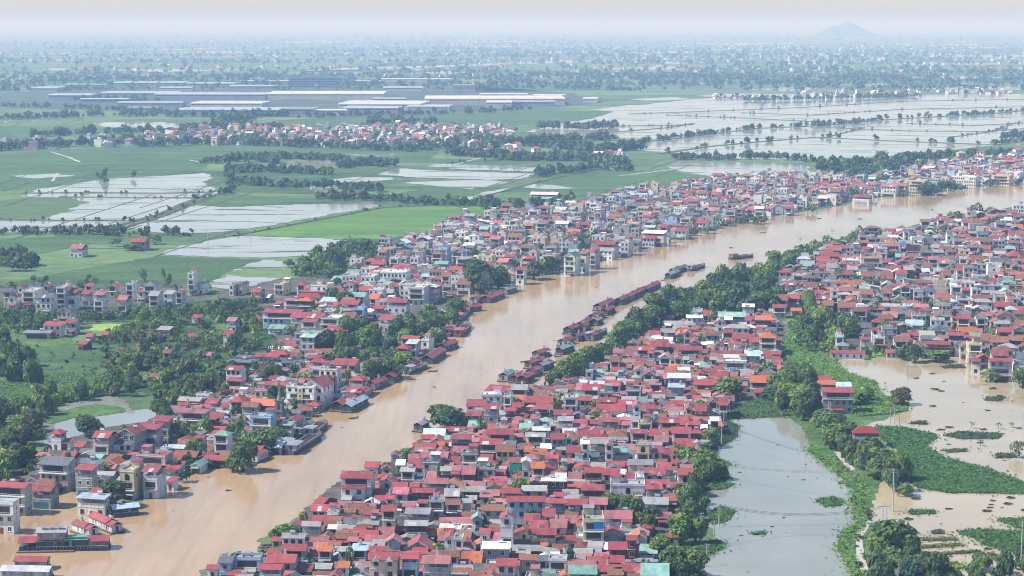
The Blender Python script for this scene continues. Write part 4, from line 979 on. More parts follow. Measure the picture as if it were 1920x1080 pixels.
def fill_town(zone, poly, step, shrink):
    g = [G(*p) for p in poly]
    xs = [p[0] for p in g]; ys = [p[1] for p in g]
    y = min(ys)
    while y < max(ys):
        x = min(xs)
        while x < max(xs):
            X, Y = x + rgF.uniform(-2.5, 2.5), y + rgF.uniform(-2.5, 2.5)
            x += step * rgF.uniform(.8, 1.3)
            px, py, dd = proj(X, Y, 3)
            if not (-300 < px < 2260): continue
            if not inside(px, py, poly): continue
            s = rgF.choice((1, 1, 1, 2, 2, 2, 2, 3) if zone == 'right' else (1, 1, 2, 2, 2, 2, 3, 3)) if zone != 'near' and shrink > .8 else 1
            wid = rgF.uniform(4.5, 9.5) * shrink; d = rgF.uniform(5, 10) * shrink
            if occ_hit(X, Y, (wid + d) / 4 * .9): continue
            c = rgF.choices('rpobgnuwkc', (26, 14, 4, 22, 15, 3, 2, 4, 6, 14))[0] if zone == 'left' else rgF.choices('rpobgnuwkc', (20, 11, 4, 36, 16, 3, 2, 4, 7, 10))[0]
            t = 'f' if c == 'c' else rgF.choices('gemh', (52, 18, 16, 14))[0]
            if s == 3 and rgF.random() < .5: t, c = 'f', 'c'
            h = s * 3.2; rise = {'g': d / 2 * math.tan(R(20 if c not in 'bo' else 27)), 'e': wid / 2 * math.tan(R(28)), 'm': d * .16, 'h': min(wid, d) / 2 * .5, 'f': 0}[t]
            W = rgF.choice('WWWWWGGGCCBP') if zone == 'left' else rgF.choice('WWWGGGGCDP')
            pxx, pyy, dd = proj(X, Y, h)
            SPECS.append(dict(w=wid, d=d, h=h, t=t, rise=rise, c=c, s=s, W=W, x=X, y=Y, yaw=R(yaw_at(px, py, zone) + rgF.choice((0, 0, 0, 0, 90)) + rgF.uniform(-5, 5)), px=pxx, py=pyy, area=wid * F / dd * (h * F / dd) * .45, flag=None, zone=zone, seed=rgF.randrange(10 ** 6), pw=wid * F / dd, fill=1))
            occ_add(X, Y, (wid + d) / 4 * .9)
        y += step * rgF.uniform(.85, 1.15)
fill_town('right', FILL['right'], 10.0, 1.0)
fill_town('left', FILL['left'], 13.5, 1.05)
fill_town('near', FILL['near'], 5.5, .62)
FILL['left2'] = [(-200, 930), (-20, 915), (60, 880), (150, 850), (300, 790), (330, 750), (410, 735), (480, 690), (520, 650), (600, 640), (660, 690), (700, 700), (660, 755), (590, 762), (570, 790), (520, 835), (440, 862), (360, 872), (310, 905), (250, 930), (100, 910), (20, 945), (-200, 955)]
fill_town('left', FILL['left2'], 8.0, .75)

vis = [s for s in SPECS if 6 < s['px'] < 1914 and s['py'] < 1076]
vis.sort(key=lambda s: -s['area'] * (0.35 if s.get('fill') else 1))
SINGLE = {id(s) for s in vis[:296]}
FAR_HOUSES = MB()
for sp in SPECS:
    rg = random.Random(sp['seed'])
    parts, wins, notes = house_parts(sp, rg)
    if id(sp) in SINGLE:
        rt = thing("house", "house", (sp['x'], sp['y'], 0.1), sp['yaw'], "houses of the flooded riverside towns")
        for nm, b, subs in parts:
            if not b.v: continue
            o = b.obj(nm, rt)
            for sn, sb in subs: sb.obj(sn, o)
        for (k, x, y, z, rz, ww, wh) in wins:
            o = bpy.data.objects.new("window", WIN_ME[k][0]); COL.objects.link(o); o.parent = rt
            o.location = (x, y, z); o.rotation_euler = (0, 0, rz); o.scale = (ww, 1, wh)
            p = bpy.data.objects.new("pane", WIN_ME[k][1]); COL.objects.link(p); p.parent = o
        look = [NUM[sp['s']], WALLNAME[sp['W']], 'house', ('concrete flat' if sp['t'] == 'f' and sp['c'] in 'cgk' else ROOFNAME[sp['c']] + ' ' + TYPENAME[sp['t']]) + ' roof']
        fn = {'tarp': 'blue tarpaulin', 'bay': 'yellow centre bay', 'greentarp': 'green curtain', 'twin': 'twin front gables', 'arch': 'arched openings'}.get(sp['flag'])
        if fn: notes = [fn]
        later(rt, (f"{look[0]} {look[1]} {look[2]}, {look[3]}", notes[:1]), 'house', sp['px'], sp['py'])
    else:
        B = MB()
        for nm, b, subs in parts:
            B.merge(b)
            for sn, sb in subs:
                if sn not in ('railing', 'ridge_cap') or sp['pw'] > 28: B.merge(sb)
        for (k, x, y, z, rz, ww, wh) in wins:
            if sp['pw'] > 26:
                B.merge(scaled(WIN_MB[k][0], ww, wh), x, y, z, rz); B.merge(scaled(WIN_MB[k][1], ww, wh), x, y, z, rz)
            else:
                q = MB(); q.box(-ww / 2, ww / 2, -.06, 0, -wh / 2, wh / 2, (0.03, 0.03, 0.035), "glass", True); B.merge(q, x, y, z, rz)
        FAR_HOUSES.merge(B, sp['x'], sp['y'], 0.1, sp['yaw'])

# villages out on the plain, too far away to count
def plain_house(X, Y, rg, s=None, big=1.0, white=.5):
    wid = rg.uniform(6, 11) * big; d = rg.uniform(7, 13) * big; s = s or rg.choice((1, 1, 2, 2, 3, 3)); h = s * 3.4
    W = WALL['W'] if rg.random() < white else WALL[rg.choice('CGPW')]
    W = jit(W, rg); a = R(rg.uniform(-30, 30))
    B = MB(); B.box(-wid / 2, wid / 2, -d / 2, d / 2, -1, h, W, "plaster")
    c = jit(ROOF[rg.choice('rpopbgkcw')], rg); t = rg.choice('gefeh')
    if t == 'f': B.box(-wid / 2 + .2, wid / 2 - .2, -d / 2 + .2, d / 2 - .2, h, h + .3, c, "concrete"); B.box(-wid * .3, wid * .1, 0, d * .4, h + .3, h + 2.8, W, "plaster")
    else: B.merge(roof_mb(t, wid, d, h, {'g': d * .2, 'e': wid * .28, 'h': min(wid, d) * .25}[t], .4, c, "clay_tile"))
    if Y < 2600:
        for k in range(s):
            for i in range(2):
                x = wid * (-.25 + .5 * i); B.box(x - .6, x + .6, -d / 2 - .05, -d / 2 + .1, 3.4 * k + 1, 3.4 * k + 2.5, (0.04, 0.04, 0.05), "glass")
    FAR_HOUSES.merge(B, X, Y, 0.05, a)
VILLAGE_PTS = []
def village(poly, n, seed, white=.5, big=1.0):
    rg = random.Random(seed); xs = [p[0] for p in poly]; ys = [p[1] for p in poly]; k = 0; tries = 0
    while k < n and tries < n * 40:
        tries += 1
        px = rg.uniform(min(xs), max(xs)); py = rg.uniform(min(ys), max(ys))
        if inside(px, py, poly):
            X, Y = G(px, py); plain_house(X, Y, rg, None, big, white); VILLAGE_PTS.append((X, Y)); k += 1
village([(-20, 268), (100, 265), (250, 255), (330, 250), (400, 262), (250, 276), (-20, 284)], 46, 1, .7, 1.2)
village([(320, 252), (420, 244), (500, 240), (560, 246), (560, 274), (420, 274), (330, 268)], 110, 2, .5)
village([(540, 246), (700, 240), (900, 240), (965, 244), (960, 258), (900, 272), (760, 280), (600, 276), (540, 272)], 330, 3, .4)
village([(860, 272), (1000, 282), (1060, 292), (1190, 296), (1180, 306), (1060, 302), (900, 296)], 26, 4, .5, 1.2)
village([(1340, 182), (1500, 176), (1700, 172), (1900, 170), (1900, 176), (1700, 181), (1500, 186), (1345, 188)], 70, 5, .7, 1.2)
village([(1700, 312), (1780, 302), (1990, 288), (1990, 298), (1800, 318)], 30, 6, .5)
rgV = random.Random(9)
for i in range(95):
    py = 54 + 92 * rgV.random() ** 0.8; px = rgV.uniform(-60, 1980)
    if 120 < py and px < 1150 and rgV.random() < .8: continue
    n = rgV.randint(10, 42); cx, cy = G(px, py); ext = 60 + (cy / 5000) * 220
    for k in range(n):
        plain_house(cx + rgV.gauss(0, ext * 1.5), cy + rgV.gauss(0, ext * .45), rgV, None, 1.0 + cy / 16000, .45)
    VILLAGE_PTS.append((cx, cy))
# the industrial estate
WARE = [(500, 718, 168, 187, 'C'), (640, 795, 182, 208, 'W'), (795, 1057, 174, 197, 'C'), (360, 495, 190, 206, 'W'), (765, 845, 197, 209, 'n'), (912, 960, 189, 202, 'W'), (213, 345, 153, 162, 'u'), (350, 440, 155, 163, 'u'),
        (60, 110, 163, 172, 'u'), (190, 330, 172, 182, 'u'), (220, 342, 191, 201, 'u'), (290, 500, 174, 187, 'u'), (335, 525, 202, 218, 'u'), (525, 592, 201, 216, 'k'), (645, 750, 199, 214, 'u'), (718, 792, 163, 171, 'W'), (560, 640, 176, 186, 'W'),
        (715, 845, 150, 154, 'W'), (1095, 1122, 183, 193, 'W'), (430, 520, 160, 168, 'u'), (90, 170, 176, 186, 'u'), (820, 900, 186, 196, 'W'),
        (150, 240, 186, 194, 'u'), (300, 360, 164, 171, 'W'), (450, 560, 152, 158, 'u'), (900, 990, 176, 184, 'W'), (960, 1040, 190, 199, 'u'), (395, 480, 176, 183, 'k'), (120, 200, 158, 165, 'u'), (590, 650, 207, 216, 'W'), (700, 760, 186, 193, 'u'), (240, 300, 202, 211, 'k'), (660, 720, 152, 158, 'u'), (1000, 1060, 180, 186, 'W')]
for i, (x0, x1, yt, yb, c) in enumerate(WARE):
    X, Y = G((x0 + x1) / 2, yb); mpp = Y / F; wd = (x1 - x0) * mpp; h = min(13.0, max(9.0, (yb - yt) * mpp * .75)); dp = max(30, min(150, ((yb - yt) * mpp - h) / (CAM_H / Y)))
    rg = random.Random(i); o = thing("warehouse", "warehouse", (X, Y + dp / 2, 0.1), R(rg.uniform(-6, 2)), "sheds of the industrial estate")
    b = MB(); wc = {'C': (0.6, 0.55, 0.48), 'W': (0.52, 0.52, 0.52), 'n': (0.38, 0.45, 0.43), 'u': (0.26, 0.30, 0.36), 'k': (0.2, 0.22, 0.26)}[c]
    b.box(-wd / 2, wd / 2, -dp / 2, dp / 2, -1, h, wc, "painted"); b.obj("wall", o)
    b = MB(); nb = max(1, int(dp / 28)); rc = {'C': (0.66, 0.60, 0.52), 'W': (0.56, 0.56, 0.55), 'n': (0.42, 0.48, 0.46), 'u': (0.40, 0.43, 0.46), 'k': (0.24, 0.26, 0.28)}[c]
    for k in range(nb):
        y0 = -dp / 2 + dp * k / nb; y1 = y0 + dp / nb; ym = (y0 + y1) / 2
        b.extr([(y0, h + .05), (ym, h + 2.0), (y1, h + .05)], -wd / 2 - .5, wd / 2 + .5, rc, "sheet_metal")
    b.obj("roof", o)
    b = MB(); b.box(-wd / 2 + 2, wd / 2 - 2, -dp / 2 - .08, -dp / 2, h - 3.2, h - 1.8, (0.08, 0.1, 0.13), "glass", True)
    b.obj("window_band", o)
    col = {'C': 'cream', 'W': 'white', 'n': 'pale green', 'u': 'blue-grey', 'k': 'dark grey'}[c]
    size = 'long' if x1 - x0 > 150 else 'mid-sized' if x1 - x0 > 85 else 'small'
    later(o, (f"{size} {col} factory shed with ridged roof", []), 'warehouse', (x0 + x1) / 2, yb)
for (x0, x1, yt, yb, nm, lb, c) in [(542, 640, 143, 164, "office_block", "dark blue-grey factory office block of six storeys in the industrial estate", (0.2, 0.25, 0.32)), (848, 890, 157, 172, "office_block", "cream factory office with a square stair tower rising at its right end", (0.62, 0.55, 0.48))]:
    X, Y = G((x0 + x1) / 2, yb); mpp = Y / F; wd = (x1 - x0) * mpp; h = (yb - yt) * mpp * .9
    o = thing(nm, "office block", (X, Y + 10, 0.1)); o["label"] = lb
    b = MB(); b.box(-wd / 2, wd / 2, -10, 10, -1, h, c, "painted"); b.obj("wall", o)
    for k in range(6):
        z = h * (k + .35) / 6; b = MB(); b.box(-wd / 2 + 1, wd / 2 - 1, -10.12, -10, z, z + h * .07, (0.05, 0.06, 0.08), "glass", True); b.obj("window_band", o)
    b = MB()
    if x0 > 700: b.box(wd / 2 - 7, wd / 2 - 1, -6, 2, h, h + 9, (0.64, 0.6, 0.55), "painted")
    else: b.box(-wd / 4, wd / 4, -4, 4, h, h + 3.5, (0.3, 0.34, 0.4), "painted")
    b.obj("stair_tower", o)
fo = FAR_HOUSES.obj("distant_houses"); fo["kind"] = "stuff"; fo["group"] = "houses of the flooded riverside towns"

# the church spire
X, Y = G(525, 795)
o = thing("church_tower", "church tower", (X, Y, 0.1), R(-12)); o["label"] = "dark weathered stone church tower with pointed spire beside the white waterside building"
stone = (0.17, 0.17, 0.165); sh = MB()
sh.box(-1.6, 1.6, -1.6, 1.6, -1, 5.2, stone, "concrete"); sh.box(-1.8, 1.8, -1.8, 1.8, 5.2, 5.55, stone, "concrete", True); s_ = sh.obj("shaft", o)
be = MB(); be.box(-1.45, 1.45, -1.45, 1.45, 5.55, 9.9, (0.20, 0.20, 0.195), "concrete"); be.box(-1.75, 1.75, -1.75, 1.75, 9.9, 10.25, stone, "concrete", True); b2 = be.obj("belfry", o)
for rz in (0, 1.5708, -1.5708):
    op = MB(); op.extr([(-.5, 6.4), (.5, 6.4), (.5, 8.4), (.25, 8.9), (0, 9.05), (-.25, 8.9), (-.5, 8.4)], -1.5, -1.44, (0.03, 0.03, 0.03), "painted", 'y'); op.obj("louvre_opening", b2, None, rz)
    op = MB(); op.extr([(-.4, 1.4), (.4, 1.4), (.4, 3.6), (0, 4.2), (-.4, 3.6)], -1.65, -1.59, (0.03, 0.03, 0.03), "painted", 'y'); op.obj("window", s_, None, rz)
pk = MB()
for sx in (-1, 1):
    for sy in (-1, 1): pk.cyl(sx * 1.45, sy * 1.45, 10.25, 11.7, .28, .03, stone, "concrete", 6)
pk.obj("pinnacle", o)
sp_ = MB(); sp_.cyl(0, 0, 10.25, 15.1, 1.25, .08, (0.21, 0.21, 0.2), "concrete", 8); s2 = sp_.obj("spire", o)
cr = MB(); cr.box(-.06, .06, -.06, .06, 15.1, 16.3, (0.2, 0.2, 0.2), "painted"); cr.box(-.35, .35, -.05, .05, 15.7, 15.85, (0.2, 0.2, 0.2), "painted", True); cr.obj("cross", s2)

# ------------------------------------------------------------------ vegetation
def crown_arrays(seed, n, rx, rz, kind='round', leaf=0.55, core=True):
    """a crown of leaf clumps: quads scattered through and over several lobes; unit: metres, base of crown at z=0"""
    rs = np.random.RandomState(seed)
    nl = {'round': 11, 'tall': 9, 'flat': 10, 'bush': 6, 'bamboo': 14}[kind]
    lobes = []
    for i in range(nl):
        a = rs.uniform(0, 6.283); t = rs.uniform(0.15, 1.0); rr = rx * rs.uniform(.25, .68) * (1 - .45 * t if kind != 'bamboo' else .8)
        lr = rx * rs.uniform(.34, .55) * (1.0 if kind != 'bamboo' else .6)
        lobes.append((rr * math.cos(a), rr * math.sin(a), rz * (t * .78 + .08), lr, lr * rs.uniform(.7, 1.0) * (rz / (2 * rx)) ** .5))
    lobes.append((0, 0, rz * .5, rx * .62, rz * .42))
    lobes = np.array(lobes)
    w_ = lobes[:, 3] ** 2; pick = rs.choice(len(lobes), n, p=w_ / w_.sum())
    d = rs.normal(size=(n, 3)); d[:, 2] = np.abs(d[:, 2]) * 1.0 - .28; d /= np.linalg.norm(d, axis=1)[:, None]
    L = lobes[pick]; rad = rs.uniform(.72, 1.12, n) ** .7
    P = np.stack([L[:, 0] + d[:, 0] * L[:, 3] * rad, L[:, 1] + d[:, 1] * L[:, 3] * rad, L[:, 2] + d[:, 2] * L[:, 4] * rad], 1)
    nn = d + rs.normal(size=(n, 3)) * .55 + np.array([0, 0, .35]); nn /= np.linalg.norm(nn, axis=1)[:, None]
    t = np.cross(nn, rs.normal(size=(n, 3))); t /= np.linalg.norm(t, axis=1)[:, None]; u = np.cross(nn, t)
    s = leaf * rs.uniform(.6, 1.4, n)[:, None]
    asp = rs.uniform(.55, 1.0, n)[:, None]
    V = np.stack([P + t * s + u * s * asp * .25, P + u * s * asp, P - t * s - u * s * asp * .25, P - u * s * asp], 1).reshape(-1, 3)
    hue = rs.uniform(.68, 1.32, len(lobes))[pick] * rs.uniform(.75, 1.28, n)
    yel = rs.uniform(-.15, .25, len(lobes))[pick]
    C = np.stack([hue * (1 + yel), hue, hue * (1 - yel * .5)], 1)
    return V, C
GREENS = {'dark': (0.068, 0.125, 0.048), 'mid': (0.105, 0.18, 0.054), 'bright': (0.15, 0.235, 0.06), 'yellow': (0.17, 0.22, 0.055), 'olive': (0.115, 0.14, 0.065), 'blue': (0.056, 0.12, 0.07)}
def quads_mesh(name, V, C, m):
    me = bpy.data.meshes.new(name); n = len(V) // 4
    me.vertices.add(len(V)); me.vertices.foreach_set("co", V.astype(np.float32).ravel())
    me.loops.add(n * 4); me.loops.foreach_set("vertex_index", np.arange(n * 4, dtype=np.int32))
    me.polygons.add(n); me.polygons.foreach_set("loop_start", np.arange(0, n * 4, 4, dtype=np.int32)); me.polygons.foreach_set("loop_total", np.full(n, 4, dtype=np.int32))
    me.update(calc_edges=True)
    a = me.attributes.new("tint", 'FLOAT_COLOR', 'FACE')
    a.data.foreach_set("color", np.concatenate([C, np.ones((n, 1))], 1).astype(np.float32).ravel())
    me.materials.append(MATS[m]); me.validate()
    return me
CROWNS = {}
for kind, (rx, rz, n, lf, k) in {'round': (1, 1.5, 1500, .105, 6), 'tall': (1, 2.3, 1500, .11, 3), 'flat': (1, 1.05, 1400, .11, 3), 'bush': (1, .95, 700, .13, 3), 'bamboo': (1, 2.0, 1600, .12, 3)}.items():
    CROWNS[kind] = []
    for i in range(k):
        V, C = crown_arrays(100 + i * 7 + len(kind), n, rx, rz, kind, lf)
        CROWNS[kind].append(quads_mesh("crown", V, C, "leaves"))
def trunk_mesh(seed):
    rg = random.Random(seed); b = MB(); c = (0.12, 0.095, 0.07)
    segs = [((0, 0, -.5), .085), ((rg.uniform(-.05, .05), rg.uniform(-.05, .05), .5), .065), ((rg.uniform(-.08, .08), rg.uniform(-.08, .08), 1.05), .03)]
    def tube(p, q, r0, r1):
        vs = []
        for (x, y, z), r in ((p, r0), (q, r1)):
            vs += [(x + r * math.cos(a * 1.0472), y + r * math.sin(a * 1.0472), z) for a in range(6)]
        b.add(vs, [(i, (i + 1) % 6, (i + 1) % 6 + 6, i + 6) for i in range(6)], c, "bark")
    for (p, r0), (q, r1) in zip(segs, segs[1:]): tube(p, q, r0, r1)
    for i in range(4):
        a = i * 1.57 + rg.uniform(-.4, .4); z = rg.uniform(.3, .6)
        tube((0, 0, z), (math.cos(a) * .5, math.sin(a) * .5, z + rg.uniform(.35, .6)), .04, .015)
    return b.mesh("trunk")
TRUNKS = [trunk_mesh(i) for i in range(3)]
# leaf fronds of a palm or banana
def frond_mesh(seed, n=11, banana=False):
    rg = random.Random(seed); b = MB()
    for i in range(n):
        a = i * 6.283 / n + rg.uniform(-.2, .2); up = rg.uniform(.2, 1.0); L = rg.uniform(.8, 1.1); wd = .17 if banana else .09
        pts = []
        for k in range(5):
            t = k / 4; r = L * t * (1 - .2 * t); z = up * t * .9 - .85 * t * t
            pts.append((math.cos(a) * r, math.sin(a) * r, z, wd * (1 - t) ** .5 * (.5 + t)))
        nx, ny = -math.sin(a), math.cos(a)
        vs = [(x + nx * w_, y + ny * w_, z - w_ * .3) for x, y, z, w_ in pts] + [(x, y, z) for x, y, z, w_ in pts] + [(x - nx * w_, y - ny * w_, z - w_ * .3) for x, y, z, w_ in pts]
        hue = rg.uniform(.75, 1.3)
        b.add(vs, [(k + o, k + o + 1, k + o + 6, k + o + 5) for k in range(4) for o in (0, 5)], (hue, hue, hue * .8), "leaves")
    return b.mesh("fronds")
PALMS = [frond_mesh(i) for i in range(2)]; BANANAS = [frond_mesh(9 + i, 9, True) for i in range(2)]

TREES = []    # (x, y, radius, height, kind, colour, px, py)
rgT = random.Random(31)
def tree_px(px, yt, yb, hw, kind=None, colr=None):
    X, Y = G(px, yb); mpp = Y / F
    TREES.append((X, Y, hw * mpp, (yb - yt) * mpp / math.cos(.2), kind or rgT.choice(['round', 'round', 'tall', 'flat']), colr or rgT.choice(['dark', 'mid', 'mid', 'blue']), px, (yt + yb) / 2, hw * (yb - yt)))
MANUAL = """840 756 806 43 round dark;1680 966 1052 48 round mid;1652 985 1040 26 round dark;168 776 818 29 round dark;455 822 884 27 round mid;490 800 850 32 round mid;522 798 835 26 round mid;436 850 884 16 round mid;1180 925 985 26 round mid;1205 962 1000 24 flat yellow;1240 990 1050 20 tall bright;1275 955 1022 26 bamboo bright;1305 965 1020 24 round mid;1225 940 985 14 tall dark;1365 704 748 29 round mid;1437 676 706 16 round mid;1456 696 732 6 tall mid;1314 745 782 16 tall bright;1336 800 840 18 bamboo bright;1290 838 874 26 round bright;1318 838 880 26 round mid;1276 832 858 13 round bright;905 960 1003 13 round mid;1106 752 778 13 round mid;742 878 908 20 round dark;722 866 890 13 round dark;528 983 1012 22 bush bright;514 990 1018 14 bush bright;548 985 1008 16 bush mid;570 960 985 11 bush yellow;208 895 950 36 round dark;185 905 945 22 bamboo mid;160 925 955 18 bush mid;508 678 716 26 round olive;521 680 720 10 tall dark;552 700 720 18 round mid;575 695 722 18 round mid;1692 725 760 21 round olive;1676 730 758 9 tall olive;1906 826 858 15 round olive;1860 690 716 20 round mid;1918 685 726 22 round mid;902 484 548 38 round dark;935 500 546 18 round dark;1000 486 524 20 round olive;1036 480 514 16 round dark;672 445 474 30 round dark;700 452 476 16 round mid;1160 925 960 30 flat mid;1146 935 975 14 round dark;1290 912 955 22 bush mid;1320 930 960 16 bush mid;760 838 860 16 round mid;775 850 862 10 round mid;1195 905 930 14 round dark;1700 905 930 20 bush mid;990 880 900 14 round dark;965 880 905 9 round mid;1628 722 752 16 round mid;1620 735 760 20 round dark;640 700 720 20 round mid;700 670 715 22 round mid;725 665 710 24 round mid;750 680 712 16 round bright;620 690 716 22 round bright;1040 690 722 18 round mid;1060 672 720 24 bamboo bright;1085 655 715 26 round bright;1110 645 690 26 round mid;1135 640 678 20 round mid;1030 700 728 12 flat olive;968 745 770 14 bush mid;845 580 612 18 round mid;800 590 640 26 round mid;780 600 640 22 round dark;815 610 650 18 round bright;760 595 625 16 round mid;850 558 590 18 round mid;868 562 580 14 bush mid;865 575 588 9 bush mid;655 545 585 26 round dark;628 540 580 20 round dark;600 570 592 16 round mid;585 575 596 14 round mid;1755 655 678 28 bamboo bright;1730 655 672 12 bush mid;500 595 616 20 round dark;520 590 618 14 round mid;652 590 640 20 round mid;676 590 630 18 round mid;668 612 640 24 round bright;546 610 630 14 round mid;1570 583 612 20 round dark;1550 580 606 16 round mid;1510 590 625 20 round mid;1490 600 625 16 round mid;1530 585 610 18 round mid;1595 605 632 22 round dark;1500 618 645 16 round mid;1560 615 640 16 round mid;1520 640 660 16 bamboo mid;1545 640 662 14 bamboo mid;300 880 905 12 bush mid;345 880 905 16 bush dark;362 860 880 22 bush dark;330 862 890 14 bush dark;395 860 878 16 bush dark;280 850 872 16 round dark;200 866 895 16 round mid;430 800 830 18 round dark;450 806 832 12 round mid;360 795 825 14 round mid;345 808 832 10 round dark;310 760 795 16 round mid;300 745 780 22 round mid;1345 862 900 22 round mid;1735 590 618 18 round mid;1660 600 640 22 round mid;1685 610 640 16 round dark;1715 645 680 18 round dark;1690 650 676 16 round dark;1640 570 600 12 round mid;1790 620 645 14 round dark;1890 545 580 18 round mid;1910 540 575 16 round mid;1855 455 480 12 round mid;1885 530 552 20 round mid;1850 520 542 20 round mid;1675 470 490 18 round mid;1705 478 494 16 round bright;1660 520 545 14 round dark;1760 425 450 18 round mid;1860 412 436 18 round mid;1832 382 410 15 round dark;1855 387 405 9 round mid;1790 396 410 16 bamboo mid;1915 520 540 16 round mid;1480 470 500 16 round mid;1500 496 525 20 round dark;1620 520 550 16 round mid;1600 512 540 16 round mid;1580 505 530 18 round dark;1560 525 545 16 round bright;1740 340 366 22 round dark;1720 332 358 16 round dark;1690 322 345 22 round dark;1660 328 350 18 round dark;1775 340 358 20 bush dark;1800 345 358 16 bush dark;1860 338 350 18 bush dark;1910 335 346 10 bush dark;1655 282 298 12 round dark;1770 281 298 10 round dark;1695 286 296 14 flat dark;1800 284 298 12 round dark;1560 290 318 10 round dark;1545 293 315 9 round mid;1580 298 318 10 round mid;1612 295 310 16 flat dark;1640 305 322 12 round mid;1590 305 320 10 bush mid;1405 278 294 8 round dark;1440 286 296 7 round mid;1690 285 298 8 tall dark;1525 223 240 6 tall dark;1545 224 238 5 tall dark;1575 225 236 8 round dark;1605 224 234 8 round dark;1512 228 240 6 round dark;1300 390 410 20 round dark;1270 372 396 16 round mid;1240 398 418 14 round mid;1180 378 392 12 round mid;1110 395 412 16 round mid;1060 415 440 22 round mid;1080 440 468 20 round dark;1020 432 452 14 round dark;960 420 445 18 round dark;985 395 410 14 round mid;1420 405 420 24 bush mid;1390 408 420 16 bush mid;1360 412 424 16 bush mid;1330 424 438 18 bush dark;1300 428 442 12 bush dark;1600 350 376 14 round mid;1520 385 400 14 bush mid;190 420 440 12 round dark;205 425 440 16 round mid;180 425 440 10 round mid;325 428 444 6 round dark;290 438 458 16 round mid;215 445 462 14 round mid;255 455 470 16 round mid;240 458 470 12 bush mid;270 450 468 14 round dark;195 315 338 8 round mid;250 320 335 7 round dark;20 485 508 20 round dark;45 490 508 18 round dark;5 480 500 14 round mid;590 470 486 16 round mid;610 478 500 18 round mid;635 470 495 16 round dark;570 485 505 18 bush mid;650 480 500 14 round mid;620 500 520 20 round mid;640 520 540 14 round dark;540 485 500 14 bush mid"""
for q in MANUAL.split(';'):
    a = q.split(); tree_px(*map(float, a[:4]), a[4], a[5])
def grove(poly, n, hr, kinds, cols, seed, asp=(1.1, 1.7)):
    rg = random.Random(seed); xs = [p[0] for p in poly]; ys = [p[1] for p in poly]; k = t = 0; done = []
    while k < n and t < n * 60:
        t += 1; px, py = rg.uniform(min(xs), max(xs)), rg.uniform(min(ys), max(ys))
        if not inside(px, py, poly): continue
        X, Y = G(px, py); r = rg.uniform(*hr) / 2 * 1.2
        if any((X - a) ** 2 + (Y - b_) ** 2 < ((r + c) * .62) ** 2 for a, b_, c in done): continue
        if any((X - a) ** 2 + (Y - b_) ** 2 < (r * .5 + c) ** 2 for a, b_, c in NEARH if abs(a - X) < 15): continue
        h = r * 2 * rg.uniform(*asp) * .8; done.append((X, Y, r))
        TREES.append((X, Y, r, h, rg.choice(kinds), rg.choice(cols), px, py - h * F / Y / 2, r * F / Y * h * F / Y)); k += 1
NEARH = [(s['x'], s['y'], (s['w'] + s['d']) / 4) for s in SPECS]
GR = (['round', 'round', 'flat', 'tall'], ['dark', 'mid', 'mid', 'bright', 'blue'])
grove([(1162, 655), (1198, 622), (1250, 586), (1330, 556), (1400, 534), (1455, 556), (1465, 578), (1440, 596), (1330, 600), (1250, 610), (1215, 630), (1160, 668)], 95, (7, 13), *GR, 1)
grove([(1400, 526), (1480, 488), (1560, 464), (1650, 444), (1630, 456), (1560, 480), (1500, 500), (1440, 532)], 36, (5, 10), ['bamboo', 'round', 'bamboo', 'round'], ['mid', 'bright', 'mid', 'bright'], 2)
grove([(1440, 755), (1480, 722), (1522, 735), (1538, 792), (1575, 812), (1585, 830), (1622, 862), (1700, 905), (1690, 925), (1645, 905), (1590, 862), (1545, 822), (1510, 792)], 50, (5, 9), *GR, 3)
grove([(1640, 1085), (1655, 1052), (1690, 1050), (1740, 1068), (1775, 1082), (1800, 1110), (1640, 1110)], 22, (4, 7), *GR, 4)
grove([(1790, 1075), (1850, 1060), (1940, 1058), (1940, 1100), (1800, 1100)], 12, (3, 6), ['bush', 'round'], ['mid', 'dark'], 5)
grove([(180, 650), (260, 605), (400, 582), (480, 572), (500, 610), (500, 650), (420, 685), (398, 720), (400, 755), (330, 762), (300, 742), (240, 725), (225, 685)], 70, (3, 7), ['round', 'round', 'flat', 'bamboo', 'tall'], ['mid', 'bright', 'mid', 'dark', 'olive'], 6)
grove([(-20, 790), (60, 760), (75, 800), (60, 850), (60, 870), (-20, 905)], 26, (4, 8), ['round', 'bamboo', 'flat'], ['mid', 'bright', 'mid', 'olive'], 7)
grove([(-20, 590), (100, 598), (130, 610), (60, 632), (-20, 622)], 34, (3, 6), *GR, 8)
grove([(140, 598), (300, 584), (400, 580), (470, 572), (480, 580), (260, 606), (150, 608)], 44, (3, 5), *GR, 9)
grove([(-20, 640), (40, 660), (60, 690), (90, 720), (20, 720), (-20, 700)], 20, (4, 8), ['bush', 'round'], ['mid', 'dark'], 10)
grove([(70, 745), (130, 750), (190, 700), (240, 700), (250, 745), (200, 742), (120, 757), (75, 790)], 24, (3, 7), ['bush', 'round'], ['mid', 'bright'], 11)
grove([(560, 640), (640, 640), (740, 660), (770, 690), (740, 700), (690, 690), (600, 668)], 20, (5, 9), *GR, 12)
grove([(560, 500), (640, 470), (700, 470), (680, 500), (620, 522), (560, 515)], 36, (5, 9), *GR, 13)
grove([(380, 730), (420, 700), (470, 720), (420, 745)], 10, (4, 7), *GR, 14)
grove([(1480, 600), (1500, 580), (1590, 580), (1610, 620), (1560, 660), (1520, 655), (1500, 650)], 26, (4, 8), ['bush', 'round'], ['mid', 'bright'], 15)
grove([(1270, 870), (1340, 840), (1330, 905), (1310, 960), (1285, 1000), (1270, 960)], 24, (3, 6), ['bush', 'round', 'bamboo'], ['mid', 'bright', 'dark'], 16)
grove([(1240, 1080), (1290, 1070), (1320, 1085), (1300, 1110), (1240, 1110)], 8, (4, 7), *GR, 17)
